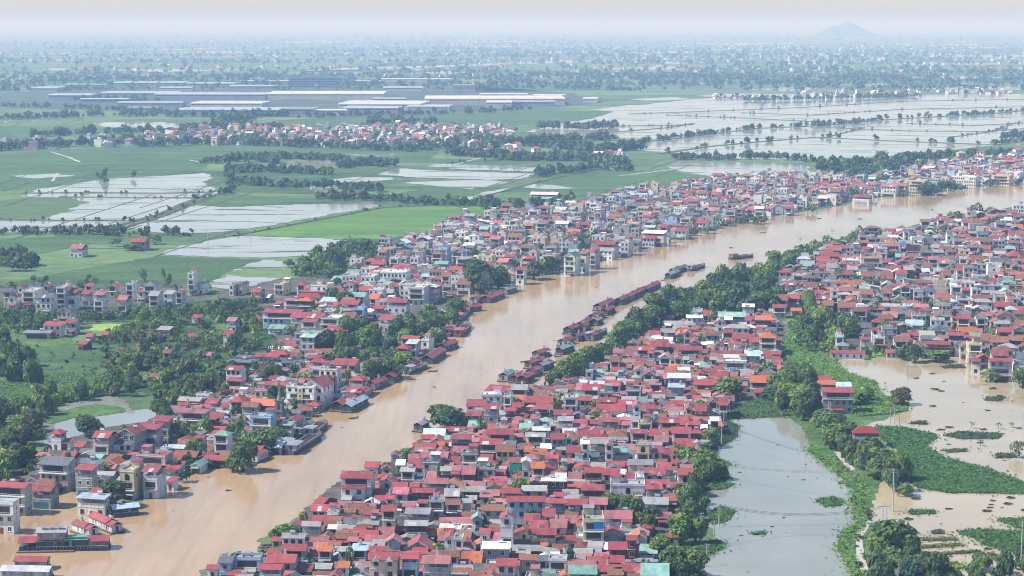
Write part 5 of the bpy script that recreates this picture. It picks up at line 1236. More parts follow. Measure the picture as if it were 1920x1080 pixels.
grove([(880, 545), (905, 545), (960, 545), (960, 530), (1050, 512), (1050, 505), (940, 520), (880, 530)], 12, (5, 9), *GR, 18)
grove([(740, 665), (835, 640), (830, 600), (790, 600), (740, 620)], 22, (5, 9), *GR, 19)
grove([(1560, 670), (1700, 664), (1800, 662), (1800, 668), (1560, 674)], 20, (2, 4), ['bush'], ['mid', 'bright'], 20)
def town_trees(poly, n, seed):
    rg = random.Random(seed); k = t = 0; xs = [p[0] for p in poly]; ys = [p[1] for p in poly]
    while k < n and t < 9000:
        t += 1; px, py = rg.uniform(min(xs), max(xs)), rg.uniform(min(ys), max(ys))
        if not inside(px, py, poly): continue
        X, Y = G(px, py); r = rg.uniform(1.4, 3.6)
        if any((X - a) ** 2 + (Y - b_) ** 2 < (r * .35 + c) ** 2 for a, b_, c in NEARH if abs(a - X) < 15): continue
        h = rg.uniform(4, 9); TREES.append((X, Y, r, h, rg.choice(GR[0]), rg.choice(GR[1]), px, py - h * F / Y / 2, r * F / Y * h * F / Y * .5)); k += 1
town_trees(FILL['right'], 300, 1); town_trees(FILL['left'], 460, 2); town_trees(FILL['near'], 45, 3); town_trees([(-10, 530), (380, 525), (400, 556), (300, 572), (-10, 572)], 40, 4)
town_trees([(300, 900), (380, 770), (540, 740), (640, 660), (740, 640), (700, 720), (590, 760), (540, 840), (370, 870)], 30, 5)

town_trees(FILL['left2'], 90, 6)
TREES.sort(key=lambda t: -t[8] * (1 if -10 < t[6] < 1930 else 0))
CROWN_STUFF = []
KINDNAME = {'round': 'round-crowned', 'tall': 'tall', 'flat': 'broad flat-crowned', 'bush': 'low bushy', 'bamboo': 'feathery'}
COLNAME = {'dark': 'dark green', 'mid': 'mid green', 'bright': 'bright green', 'yellow': 'yellow-green', 'olive': 'olive', 'blue': 'blue-green'}
for i, (X, Y, r, h, kind, colr, px, py, ar) in enumerate(TREES):
    rg = random.Random(i); g = GREENS[colr]; k = rg.uniform(.85, 1.2)
    hz_ = {'round': 1.5, 'tall': 2.3, 'flat': 1.05, 'bush': .95, 'bamboo': 2.0}[kind] * 1.05
    lift = 0.04 * h if kind != 'bush' else -.2
    sz = (h - lift) / hz_
    if i < 292:
        o = thing("tree" if kind != 'bush' else "shrub", "tree" if kind != 'bush' else "shrub", (X, Y, 0.1), rg.uniform(0, 6.28), "trees and shrubs along the flooded banks")
        c = bpy.data.objects.new("crown", rg.choice(CROWNS[kind])); COL.objects.link(c); c.parent = o; c.location = (0, 0, lift); r *= 1.2; c.scale = (r * rg.uniform(.92, 1.08), r, sz)
        c.color = (g[0] * k, g[1] * k, g[2] * k, 1)
        t = bpy.data.objects.new("trunk", rg.choice(TRUNKS)); COL.objects.link(t); t.parent = o; s = h * .62; t.scale = (min(s, r * 1.6),) * 2 + (s,)
        later(o, (f"{KINDNAME[kind]} {COLNAME[colr]} {'tree' if kind != 'bush' else 'shrub'}", []), 'tree', px, py)
    else:
        CROWN_STUFF.append((X, Y, r, h, kind, g, k, 150))
# hedgerows, dyke trees and groves out on the plain
rgP = random.Random(4)
def undergrowth(poly, n, seed, r=(1.2, 3.2)):
    rg = random.Random(seed); xs = [p[0] for p in poly]; ys = [p[1] for p in poly]
    for _ in range(n):
        px, py = rg.uniform(min(xs), max(xs)), rg.uniform(min(ys), max(ys))
        if inside(px, py, poly):
            X, Y = G(px, py); q = rg.uniform(*r)
            if any((X - a) ** 2 + (Y - b_) ** 2 < (q * .3 + c) ** 2 for a, b_, c in NEARH if abs(a - X) < 15): continue
            CROWN_STUFF.append((X, Y, q, q * rg.uniform(.7, 1.5), 'bush', GREENS[rg.choice(['bright', 'mid', 'mid', 'bright', 'olive'])], rg.uniform(.8, 1.2), 46))
undergrowth([(200, 700), (180, 640), (240, 605), (330, 590), (480, 568), (520, 600), (510, 650), (430, 690), (400, 725), (405, 760), (320, 770), (290, 742), (240, 728)], 560, 1)
undergrowth([(-30, 770), (70, 755), (85, 800), (64, 850), (60, 870), (-30, 905)], 170, 2); undergrowth([(-30, 585), (120, 594), (300, 578), (470, 566), (480, 575), (260, 600), (120, 605), (60, 625), (-30, 600)], 420, 3)
undergrowth([(60, 745), (130, 750), (195, 700), (245, 700), (255, 742), (200, 742), (120, 757), (75, 790)], 120, 4); undergrowth([(550, 500), (640, 466), (710, 466), (680, 500), (620, 524), (550, 517)], 220, 5)
undergrowth([(1162, 652), (1195, 612), (1250, 572), (1330, 545), (1400, 522), (1455, 552), (1465, 576), (1440, 590), (1330, 592), (1250, 598), (1215, 620), (1160, 662)], 420, 6); undergrowth([(1440, 755), (1480, 722), (1530, 735), (1548, 775), (1600, 800), (1585, 830), (1622, 862), (1700, 905), (1690, 925), (1645, 905), (1590, 862), (1545, 822), (1510, 792)], 260, 7, (.8, 2.2))
undergrowth([(1520, 836), (1562, 862), (1604, 900), (1618, 915), (1612, 945), (1650, 980), (1620, 1012), (1640, 1085), (1604, 1082), (1582, 1030), (1598, 945)], 160, 8, (.5, 1.4)); undergrowth([(740, 665), (835, 640), (830, 600), (790, 600), (740, 620)], 140, 9)
undergrowth([(1480, 600), (1500, 580), (1590, 580), (1610, 620), (1560, 660), (1520, 655), (1500, 650)], 200, 10); undergrowth([(1405, 512), (1480, 476), (1560, 456), (1650, 438), (1630, 452), (1560, 476), (1500, 494), (1440, 525)], 200, 11)
undergrowth(FILL['left2'], 500, 12, (.7, 2.0)); undergrowth(FILL['left'], 700, 13, (1, 2.6)); undergrowth(FILL['right'], 600, 14, (1, 2.4)); undergrowth([(1270, 870), (1340, 840), (1330, 905), (1310, 960), (1300, 1000), (1270, 960)], 200, 15, (.6, 1.8)); undergrowth([(20, 650), (240, 640), (230, 700), (40, 700)], 60, 16, (.5, 1.4))
def line_trees(pts, n, r=(2, 4.5), seed=0, wid=6, col=None):
    rg = random.Random(seed); g = [G(*p) for p in pts]
    for _ in range(n):
        k = rg.randrange(len(g) - 1); t = rg.random(); a, b_ = g[k], g[k + 1]
        rr = rg.uniform(*r); CROWN_STUFF.append((a[0] + (b_[0] - a[0]) * t + rg.gauss(0, wid * .4), a[1] + (b_[1] - a[1]) * t + rg.gauss(0, wid), rr, rr * rg.uniform(1.6, 2.6), 'round', GREENS[col or rg.choice(['dark', 'mid', 'blue'])], 1.0, 46))
for i, d in enumerate(DYKES[:2]): line_trees(d, 200 if i == 0 else 40, (2.0, 4.5), i, 8)
for i, d in enumerate(DYKES[2:8]): line_trees(d, 14, (1.0, 2.2), 20 + i, 4)
for i, d in enumerate(DYKES[8:]): line_trees(d, 14, (.9, 2.0), 40 + i, 3)
for i, (d, n, r) in enumerate([
    ([(380, 306), (480, 302), (520, 306)], 70, (3, 4.5)), ([(440, 298), (560, 298), (650, 304)], 110, (3, 4.5)), ([(420, 322), (500, 322), (620, 328)], 90, (3, 4.5)), ([(630, 316), (690, 310), (735, 312)], 60, (3, 5)), ([(450, 345), (520, 350), (620, 352), (720, 360)], 110, (2.5, 4)),
    ([(430, 330), (440, 355), (420, 365)], 30, (2, 4)), ([(600, 372), (680, 374), (740, 376)], 60, (2, 4)), ([(750, 382), (850, 386), (930, 384)], 60, (2, 4)), ([(900, 392), (990, 392), (1060, 380)], 40, (2.5, 4.5)),
    ([(840, 290), (960, 300), (1080, 300), (1180, 312)], 190, (3, 5.5)), ([(860, 265), (1000, 275), (1120, 285), (1200, 280)], 210, (3, 6)), ([(900, 280), (1010, 268), (1150, 262)], 150, (3, 6)), ([(1000, 240), (1100, 243), (1160, 238)], 60, (3, 6)), ([(1010, 330), (1060, 322)], 20, (3, 5)),
    ([(1060, 325), (1120, 318), (1200, 322)], 40, (2.5, 4.5)), ([(1250, 298), (1340, 300), (1440, 297), (1540, 306)], 90, (2.5, 4.5)), ([(1530, 320), (1600, 312), (1700, 306), (1780, 300)], 130, (3, 6)), ([(1560, 330), (1640, 325), (1720, 316), (1800, 306)], 90, (2.5, 5)),
    ([(0, 282), (120, 276), (260, 268)], 120, (3, 6)), ([(250, 275), (420, 270), (560, 276), (760, 284), (860, 276)], 200, (3, 6)), ([(330, 248), (420, 240), (480, 244)], 70, (3, 7)), ([(690, 233), (740, 231), (820, 236)], 50, (3, 7)), ([(60, 258), (140, 252), (300, 248)], 80, (3, 6)),
    ([(0, 225), (200, 218), (420, 222), (540, 218)], 140, (3, 7)), ([(420, 228), (470, 226)], 40, (4, 7)), ([(1390, 190), (1500, 188), (1640, 184), (1720, 182)], 120, (3, 6)), ([(1180, 150), (1300, 146), (1450, 148)], 160, (4, 8)), ([(1540, 150), (1650, 146), (1700, 152)], 120, (4, 8)), ([(940, 148), (1040, 142), (1160, 145)], 110, (4, 8)),
    ([(-10, 495), (30, 490), (60, 500)], 40, (3, 5)), ([(90, 440), (160, 436), (230, 442), (340, 440)], 60, (1.5, 3.5)), ([(0, 439), (80, 438)], 20, (1.5, 3)), ([(190, 330), (200, 345)], 10, (2, 3)), ([(1720, 300), (1800, 296), (1900, 290)], 60, (2.5, 5)), ([(1880, 262), (1930, 256), (1950, 268)], 50, (3, 6)),
    ([(340, 245), (440, 243), (540, 244)], 60, (3, 6)), ([(0, 200), (200, 206), (350, 218)], 70, (3, 6)), ([(0, 172), (150, 170), (300, 168)], 50, (3, 6)), ([(130, 190), (220, 188), (300, 190)], 40, (3, 6)), ([(560, 222), (700, 217), (860, 214), (1000, 206)], 90, (3, 6)), ([(0, 160), (200, 150), (420, 146), (640, 145)], 120, (4, 7)), ([(900, 168), (1060, 166), (1200, 172)], 60, (4, 7))]):
    line_trees(d, n, r, 60 + i, 8)
for i in range(190):
    py = 52 + 118 * rgP.random() ** .75; px = rgP.uniform(-60, 1980)
    cx, cy = G(px, py); n = rgP.randint(14, 40); ext = rgP.uniform(40, 180) * (1 + cy / 9000)
    for k in range(n):
        rr = rgP.uniform(3, 6.5) * (1 + cy / 14000); CROWN_STUFF.append((cx + rgP.gauss(0, ext * 3.4), cy + rgP.gauss(0, ext * .14), rr, rr * 1.8, 'round', GREENS[rgP.choice(['dark', 'blue', 'mid'])], 1.0, 20 if cy > 4000 else 32))
for (x, y) in VILLAGE_PTS:
    if rgP.random() < .75:
        rr = rgP.uniform(2.5, 5); CROWN_STUFF.append((x + rgP.uniform(-14, 14), y + rgP.uniform(-14, 14), rr, rr * 2, 'round', GREENS[rgP.choice(['dark', 'mid', 'blue'])], 1.0, 36))
BASES = {}
def base_arrays(kind, n, j):
    key = (kind, n, j)
    if key not in BASES:
        rx, rz = 1, {'round': 1.5, 'tall': 2.3, 'flat': 1.05, 'bush': .95, 'bamboo': 2.0}[kind]
        BASES[key] = crown_arrays(500 + j, n, rx, rz, kind, .155 if n > 100 else .30 if n > 40 else .42)
    return BASES[key]
VV, CC = [], []
rs = np.random.RandomState(3)
for (X, Y, r, h, kind, g, k, n) in CROWN_STUFF:
    V, C = base_arrays(kind, n, rs.randint(5)); a = rs.uniform(0, 6.28); ca, sa = math.cos(a), math.sin(a)
    rz = {'round': 1.5, 'tall': 2.3, 'flat': 1.05, 'bush': .95, 'bamboo': 2.0}[kind]; sz = h / rz
    r *= 1.15; VV.append(np.stack([X + r * (V[:, 0] * ca - V[:, 1] * sa), Y + r * (V[:, 0] * sa + V[:, 1] * ca), V[:, 2] * sz], 1))
    CC.append(C * np.array(g) * k * rs.uniform(.85, 1.2))
o = bpy.data.objects.new("distant_trees", quads_mesh("distant_trees", np.concatenate(VV), np.concatenate(CC), "leaves")); COL.objects.link(o); o["kind"] = "stuff"

# palms and banana plants
for i, (px, yb, h, kind) in enumerate([(1520, 588, 9, 'p'), (1700, 560, 9, 'p'), (1850, 548, 8, 'p'), (1610, 545, 9, 'p'), (1780, 500, 9, 'p'), (640, 655, 10, 'p'), (590, 640, 9, 'p'), (430, 640, 10, 'p'), (350, 610, 9, 'p'), (260, 690, 9, 'p'), (410, 560, 8, 'p'), (680, 520, 9, 'p'), (1165, 655, 9, 'p'), (1290, 585, 10, 'p'), (1445, 565, 9, 'p'), (1000, 470, 9, 'p'), (1480, 660, 7, 'p'), (1265, 935, 7, 'p'), (1748, 678, 4, 'b'), (1762, 677, 4.5, 'b'), (1776, 676, 4, 'b'), (1556, 658, 4, 'b'), (1540, 655, 4.5, 'b'), (1838, 1002 - 165, 3, 'b'), (1560, 448, 9, 'p'), (1548, 470, 9, 'p'), (1500, 462, 8, 'p'), (1285, 1015, 5, 'b'), (1262, 995, 4.5, 'b'), (1300, 1000, 5, 'b'), (1628, 440, 9, 'p'), (1890, 404, 8, 'p'), (1822, 804, 3.2, 'p'), (1872, 805, 3, 'p'), (1896, 802, 2.6, 'b')]):
    X, Y = G(px, yb); nm = "banana_plant" if kind == 'b' else "palm_tree"
    o = thing(nm, "banana plant" if kind == 'b' else "palm", (X, Y, .1), i * 1.3, "palms and banana plants by the water")
    c = bpy.data.objects.new("fronds", (BANANAS if kind == 'b' else PALMS)[i % 2]); COL.objects.link(c); c.parent = o; s = 2.2 if kind == 'b' else 2.8
    c.location = (0, 0, h * .72); c.scale = (s, s, s); g = GREENS['bright' if kind == 'b' else 'mid']; c.color = (*g, 1)
    t = bpy.data.objects.new("trunk", TRUNKS[0]); COL.objects.link(t); t.parent = o; t.scale = (.9, .9, h * .7)
    later(o, ("banana plant with wide drooping leaves" if kind == 'b' else "slim palm with a tuft of fronds", []), 'palm', px, yb - 10)

# floating weed mats and low growth
def weed(name, poly, z, col, n, seed, leaf=.35, hgt=.35, kind="stuff", rough=.8):
    base = sheet(name, poly, z, "weed_base", kind=kind, rough=rough, seed=seed)
    rg = np.random.RandomState(seed); g = np.array([G(*p) for p in poly]); lo, hi = g.min(0), g.max(0); pts = []
    lst = [tuple(q) for q in g]
    while len(pts) < n:
        P = rg.uniform(lo, hi, (n, 2))
        pts += [tuple(p) for p in P if inside(p[0], p[1], lst)]
    P = np.array(pts[:n]); m_ = len(P); P[::4] += rg.normal(size=P[::4].shape) * 1.3; P[::17] += rg.normal(size=P[::17].shape) * 3.0
    nn = rg.normal(size=(m_, 3)) * .45 + np.array([0, -.15, 1]); nn /= np.linalg.norm(nn, axis=1)[:, None]
    t = np.cross(nn, rg.normal(size=(m_, 3))); t /= np.linalg.norm(t, axis=1)[:, None]; u = np.cross(nn, t)
    clump = .5 + (.28 if n > 8000 else .5) * np.sin(P[:, 0] * .9 + 2 * np.sin(P[:, 1] * .5)) * np.sin(P[:, 1] * .7 + np.sin(P[:, 0] * .4))
    s = (leaf * rg.uniform(.5, 1.4, m_))[:, None]; C3 = np.concatenate([P, (z + rg.uniform(.03, hgt, m_) * (.4 + clump))[:, None]], 1)
    V = np.stack([C3 + t * s, C3 + u * s * .7, C3 - t * s, C3 - u * s * .7], 1).reshape(-1, 3)
    C = np.array(col)[None] * (rg.uniform(.8, 1.2, m_) * (.75 + .5 * clump))[:, None]
    o = bpy.data.objects.new(name + "_leaves", quads_mesh(name + "_leaves", V, C, "leaves")); COL.objects.link(o); o["kind"] = "stuff"
ground_mat("weed_base", [(0.3, (0.03, 0.075, 0.025)), (0.5, (0.045, 0.11, 0.035)), (0.7, (0.06, 0.14, 0.04))], 0.25, None, 0.4, 1.2)
HY = (0.075, 0.17, 0.045); LG = (0.14, 0.26, 0.06)
WEEDS = [([(1645, 800), (1700, 804), (1750, 815), (1757, 822), (1733, 836), (1746, 846), (1772, 860), (1850, 880), (1925, 908), (1935, 927), (1775, 925), (1720, 915), (1680, 885), (1700, 855), (1650, 822)], HY, 26000),
    ([(1800, 998), (1835, 995), (1940, 1000), (1940, 1045), (1880, 1030), (1840, 1022), (1850, 1012), (1815, 1007)], HY, 9000), ([(1870, 975), (1940, 974), (1940, 1000), (1900, 988)], HY, 3000),
    ([(1470, 645), (1490, 605), (1560, 620), (1580, 650), (1568, 680), (1590, 700), (1640, 715), (1655, 742), (1702, 756), (1700, 772), (1610, 782), (1600, 750), (1560, 712), (1500, 690), (1470, 672)], LG, 26000),
    ([(1362, 787), (1392, 757), (1440, 746), (1500, 760), (1490, 780), (1430, 783), (1390, 786)], (0.08, 0.16, 0.05), 9000), ([(1330, 905), (1378, 909), (1355, 919), (1330, 918)], HY, 900), ([(1340, 885), (1372, 871), (1350, 862), (1335, 866)], HY, 900),
    ([(1245, 1032), (1300, 1022), (1348, 1014), (1356, 1028), (1310, 1050), (1255, 1046)], (0.075, 0.16, 0.045), 5000), ([(1530, 940), (1560, 933), (1582, 940), (1575, 950), (1545, 950)], HY, 1200), ([(1704, 958), (1752, 959), (1754, 964), (1708, 966)], HY, 500),
    ([(1330, 965), (1350, 950), (1378, 960), (1360, 980), (1335, 985)], HY, 1400), ([(1365, 790), (1385, 800), (1380, 822), (1352, 838), (1340, 826), (1362, 806)], (0.05, 0.10, 0.04), 1800), ([(1345, 905), (1356, 890), (1372, 896)], HY, 300), ([(1408, 1000), (1434, 998), (1436, 1003), (1412, 1004)], HY, 200),
    ([(1520, 836), (1562, 862), (1604, 900), (1618, 915), (1612, 945), (1622, 990), (1592, 1003), (1582, 1030), (1612, 1076), (1604, 1082), (1572, 1030), (1582, 996), (1606, 985), (1598, 945), (1602, 918), (1560, 880), (1515, 845)], LG, 9000),
    ([(1720, 1010), (1790, 1010), (1796, 1014), (1722, 1015)], (0.14, 0.17, 0.06), 500), ([(1722, 1025), (1800, 1020), (1808, 1025), (1725, 1030)], (0.14, 0.17, 0.06), 500), ([(1735, 1041), (1840, 1033), (1838, 1037), (1740, 1044)], (0.11, 0.13, 0.05), 400), ([(1850, 1039), (1862, 1038), (1890, 1060), (1880, 1062)], (0.11, 0.15, 0.05), 400),
    ([(1750, 1062), (1790, 1055), (1812, 1064), (1790, 1070), (1755, 1068)], (0.18, 0.28, 0.06), 900), ([(1768, 818), (1800, 810), (1880, 814), (1872, 824), (1800, 824)], (0.07, 0.11, 0.05), 1500), ([(1700, 795), (1735, 790), (1738, 797)], (0.06, 0.09, 0.05), 300), ([(1868, 853), (1900, 851), (1902, 859), (1866, 860)], (0.07, 0.12, 0.05), 500),
    ([(1770, 845), (1810, 842), (1815, 848), (1775, 850)], (0.07, 0.12, 0.05), 300), ([(1850, 745), (1885, 745), (1880, 753), (1846, 752)], (0.07, 0.10, 0.05), 400), ([(1765, 688), (1800, 683), (1812, 691), (1770, 692)], (0.05, 0.08, 0.04), 300), ([(1695, 1000), (1720, 998), (1718, 1003)], (0.09, 0.11, 0.06), 150), ([(1745, 998), (1765, 996), (1770, 1002), (1750, 1003)], (0.08, 0.10, 0.06), 200)]
for i, (p, c, n) in enumerate(WEEDS):
    weed("water_weed", p, 0.24, c, n, 700 + i, .55 if n > 8000 else .42, .5)
weed("meadow_grass", [(-30, 722), (80, 700), (195, 700), (205, 728), (120, 752), (40, 757), (-30, 752)], .2, (0.12, 0.21, 0.06), 5000, 801, .5)
rgW = random.Random(8)
VV, CC = [], []
for _ in range(100):                      # drifting tufts and branches on the flood and the river
    if rgW.random() < .62: px, py = rgW.uniform(1700, 1925), rgW.uniform(700, 1060); pol = FLOOD
    else: px, py = rgW.uniform(1330, 1600), rgW.uniform(800, 1075); pol = POND
    if not inside(px, py, pol) or (pol is POND and rgW.random() < .6): continue
    X, Y = G(px, py); V, C = base_arrays('bush', 46, rgW.randrange(5)); r = rgW.uniform(.3, 1.5) * (1 if pol is FLOOD else .5)
    VV.append(np.stack([X + V[:, 0] * r * 1.8, Y + V[:, 1] * r, .1 + V[:, 2] * r * .5], 1)); CC.append(C * np.array(rgW.choice([(0.06, 0.09, 0.04), (0.09, 0.08, 0.05), (0.05, 0.1, 0.04)])))
for _ in range(170):
    px, py = rgW.uniform(150, 1900), rgW.uniform(350, 1070)
    if not inside(px, py, RIVER): continue
    X, Y = G(px, py); V, C = base_arrays('bush', 20, rgW.randrange(5)); r = rgW.uniform(.2, .7) * (2 if rgW.random() < .06 else 1)
    VV.append(np.stack([X + V[:, 0] * r * 1.6, Y + V[:, 1] * r * 1.6, .05 + V[:, 2] * r * .35], 1)); CC.append(C * np.array((0.05, 0.04, 0.03)))
o = bpy.data.objects.new("floating_debris", quads_mesh("floating_debris", np.concatenate(VV), np.concatenate(CC), "leaves")); COL.objects.link(o); o["kind"] = "stuff"

# ------------------------------------------------------------------ boats
def hull_mb(L, w_, dep, col, bow=.5, sheer=.5, stern=.3):
    b = MB(); st = [(-L / 2, w_ * stern, .25, dep * .95), (-L / 2 + L * .08, w_ * .46, 0, dep * .9), (0, w_ * .5, -.2, dep * .8), (L * .3, w_ * .47, -.2, dep * .85), (L * .43, w_ * .32, 0, dep + sheer * .6), (L / 2, .06, .5, dep + sheer)]
    vs = []
    for x, hw, zk, zd in st: vs += [(x, -hw, zd), (x, -hw * .75, zk - .2), (x, hw * .75, zk - .2), (x, hw, zd)]
    fs = []
    for i in range(len(st) - 1):
        a = i * 4; c = a + 4
        fs += [(a, c, c + 1, a + 1), (a + 1, c + 1, c + 2, a + 2), (a + 2, c + 2, c + 3, a + 3), (a + 3, c + 3, c, a)]
    fs += [(0, 1, 2, 3), (20, 23, 22, 21)]
    b.add(vs, fs, col, "hull_paint")
    return b
def cabin(o, x0, x1, w_, z0, h, wall, roofc, t='g', rg=None, part='cabin', win=True, open_=False, rise=.28):
    b = MB(); L = x1 - x0; xc = (x0 + x1) / 2
    if open_: b.box(x0, x1, -w_ / 2, w_ / 2, z0, z0 + .8, wall, "plaster")
    else: b.box(x0, x1, -w_ / 2, w_ / 2, z0, z0 + h, wall, "plaster")
    c = b.obj(part, o)
    rb = MB(); e = .45
    if t == 'g': rb.extr([(-w_ / 2 - e, z0 + h - .1), (0, z0 + h + w_ * rise), (w_ / 2 + e, z0 + h - .1), (w_ / 2 + e, z0 + h - .2), (0, z0 + h + w_ * rise - .1), (-w_ / 2 - e, z0 + h - .2)], x0 - .5, x1 + .5, roofc, "sheet_metal")
    else: rb.extr([(-w_ / 2 - e, z0 + h + .02), (0, z0 + h + .35), (w_ / 2 + e, z0 + h + .02), (w_ / 2 + e, z0 + h - .1), (-w_ / 2 - e, z0 + h - .1)], x0 - .5, x1 + .5, roofc, "sheet_metal")
    rb.obj("roof", o)
    n = max(2, int(L / 1.9))
    if open_:
        pb = MB()
        for i in range(n + 1):
            x = x0 + .1 + (L - .2) * i / n
            for s in (-1, 1): pb.box(x - .06, x + .06, s * (w_ / 2 - .1) - .06, s * (w_ / 2 - .1) + .06, z0 + .8, z0 + h, (0.4, 0.4, 0.38), "painted")
        pb.obj("post", o)
    elif win:
        for i in range(n):
            for s in (-1, 1):
                q = bpy.data.objects.new("window", WIN_ME['wood' if (i + n) % 3 else 'white'][0]); COL.objects.link(q); q.parent = c; q.location = (x0 + L * (i + .5) / n, s * (w_ / 2 + .004), z0 + h * .55); q.rotation_euler = (0, 0, 0 if s < 0 else math.pi); q.scale = (.8, 1, h * .45)
        for s in (-1, 1):
            d = MB(); X = x1 if s > 0 else x0; d.box(min(X, X + s * .05), max(X, X + s * .05), -.5, .5, z0, z0 + h * .82, (0.05, 0.04, 0.04), "painted"); d.obj("door", c)
    return c
def place(P1, P2, rear=0.0):
    (x0, y0), (x1, y1) = G(*P1), G(*P2)
    return (x0 + x1) / 2, (y0 + y1) / 2, math.hypot(x1 - x0, y1 - y0), math.atan2(y1 - y0, x1 - x0)
ROOFADJ = {'r': 'crimson', 'b': 'brown-red', 'g': 'grey', 'n': 'teal-green', 'u': 'pale blue-grey', 'k': 'charcoal', 'w': 'white', 'p': 'pink'}
def houseboat(P1, P2, w_, c, seed, wall=None, tank=True):
    x, y, L, a = place(P1, P2); rg = random.Random(seed); L = max(L * .9, 5.5); w_ *= .88
    o = thing("houseboat", "houseboat", (x, y, .1), a, "houseboats moored along the banks")
    wc = wall or rg.choice([(0.06, 0.05, 0.05), (0.12, 0.10, 0.09), (0.05, 0.10, 0.11), (0.2, 0.2, 0.2), (0.3, 0.3, 0.29)])
    b = MB(); b.box(-L / 2, L / 2, -w_ / 2 - .35, w_ / 2 + .35, -.3, .55, (0.10, 0.085, 0.075), "hull_paint", True); b.box(-L / 2 - .2, L / 2 + .2, -w_ / 2 - .5, w_ / 2 + .5, .55, .65, (0.22, 0.19, 0.16), "hull_paint", True); b.obj("pontoon", o)
    rc = jit(ROOF[c], rg, .15)
    if c == 'b': rc = jit((0.25, 0.06, 0.06), rg)
    k = rg.random()
    if k < .5: cabin(o, -L / 2 + .4, L / 2 - .4, w_, .65, 2.3, wc, rc, 'g', rg)
    else:
        m_ = L * rg.uniform(.05, .25); cabin(o, -L / 2 + 1.2, m_, w_, .65, 2.4, wc, rc, 'g', rg); cabin(o, m_ + .9, L / 2 - .6, w_ * .92, .65, 2.15, jit(wc, rg, .3), jit(rc, rg, .2), 'g', rg, 'rear_cabin', open_=rg.random() < .5)
    if tank: tb = tank_mb(rg.uniform(-L * .3, L * .3), .1, 2.95 + w_ * .2, rg); tb.obj("water_tank", o)
    rl = MB()
    for s in (-1, 1): rl.box(-L / 2, L / 2, s * (w_ / 2 + .42) - .03, s * (w_ / 2 + .42) + .03, 1.35, 1.42, (0.45, 0.45, 0.45), "painted", True)
    n = max(3, int(L / 2))
    for i in range(n + 1):
        for s in (-1, 1): xx = -L / 2 + .05 + (L - .1) * i / n; rl.box(xx - .03, xx + .03, s * (w_ / 2 + .42) - .03, s * (w_ / 2 + .42) + .03, .65, 1.35, (0.45, 0.45, 0.45), "painted")
    rl.obj("railing", o)
    size = 'long' if L > 14 else 'short' if L < 9 else ''
    wn_ = 'white-walled ' if wall and wall[0] > .5 else ''
    later(o, (f"{size} {wn_}houseboat under a {ROOFADJ[c]} gable roof".strip(), []), 'boat', (P1[0] + P2[0]) / 2, (P1[1] + P2[1]) / 2 - 8)
HB = [((1001, 674), (1028, 665), 4.6, 'r'), ((986, 693), (1020, 681), 4.2, 'r'), ((1009, 697), (1034, 688), 4.4, 'g'), ((990, 709), (1011, 699), 4.4, 'r'), ((962, 720), (979, 710), 4.6, 'r'), ((977, 721), (994, 711), 5.0, 'r'), ((941, 717), (960, 706), 5.2, 'n'),
      ((1046, 666), (1072, 656), 4.2, 'n'), ((1050, 651), (1071, 643), 4.4, 'b'), ((1076, 641), (1095, 635), 4.6, 'b'), ((1061, 628), (1083, 619), 5.2, 'r'), ((1085, 618), (1103, 608), 4.6, 'b'), ((1090, 622), (1101, 616), 3.6, 'r'), ((1104, 640), (1122, 632), 4.0, 'b'),
      ((1106, 604), (1128, 594), 4.8, 'b'), ((1118, 584), (1147, 571), 6.0, 'r'), ((1130, 593), (1149, 584), 4.6, 'r'), ((1156, 573), (1178, 562), 5.0, 'b'), ((1172, 566), (1192, 556), 5, 'r'), ((1184, 560), (1210, 547), 5.2, 'r'), ((1205, 551), (1234, 537), 5.0, 'r'), ((1112, 612), (1126, 605), 4, 'g'),
      ((628, 774), (662, 752), 6.0, 'r'), ((646, 776), (684, 756), 5.0, 'u'), ((674, 748), (691, 737), 6.0, 'b'), ((691, 733), (722, 720), 5.0, 'r'), ((726, 720), (746, 707), 5.6, 'r'), ((798, 684), (828, 665), 6.0, 'r'), ((826, 660), (853, 650), 5.5, 'r'), ((760, 696), (782, 686), 4.5, 'r'),
      ((874, 585), (901, 582), 5.5, 'r'), ((886, 570), (902, 565), 5, 'r'), ((908, 569), (940, 556), 6.5, 'r'), ((941, 553), (966, 546), 5.5, 'g'), ((206, 969), (262, 963), 4.6, 'u'), ((493, 855), (520, 838), 4.6, 'u'), ((520, 851), (545, 834), 5.0, 'u'), ((1250, 524), (1271, 515), 4.5, 'g'), ((1257, 516), (1286, 505), 4.6, 'k'), ((1222, 463), (1246, 457), 5, 'b'), ((780, 812), (800, 802), 4.0, 'g')]
for i, (a, b_, w_, c) in enumerate(HB): houseboat(a, b_, w_, c, 50 + i)
houseboat((140, 995), (180, 1008), 4.4, 'r', 201, (0.62, 0.6, 0.57)); houseboat((172, 980), (224, 1002), 4.8, 'r', 202, (0.66, 0.65, 0.62)); houseboat((472, 870), (499, 858), 3.4, 'p', 203, (0.6, 0.6, 0.6), False)

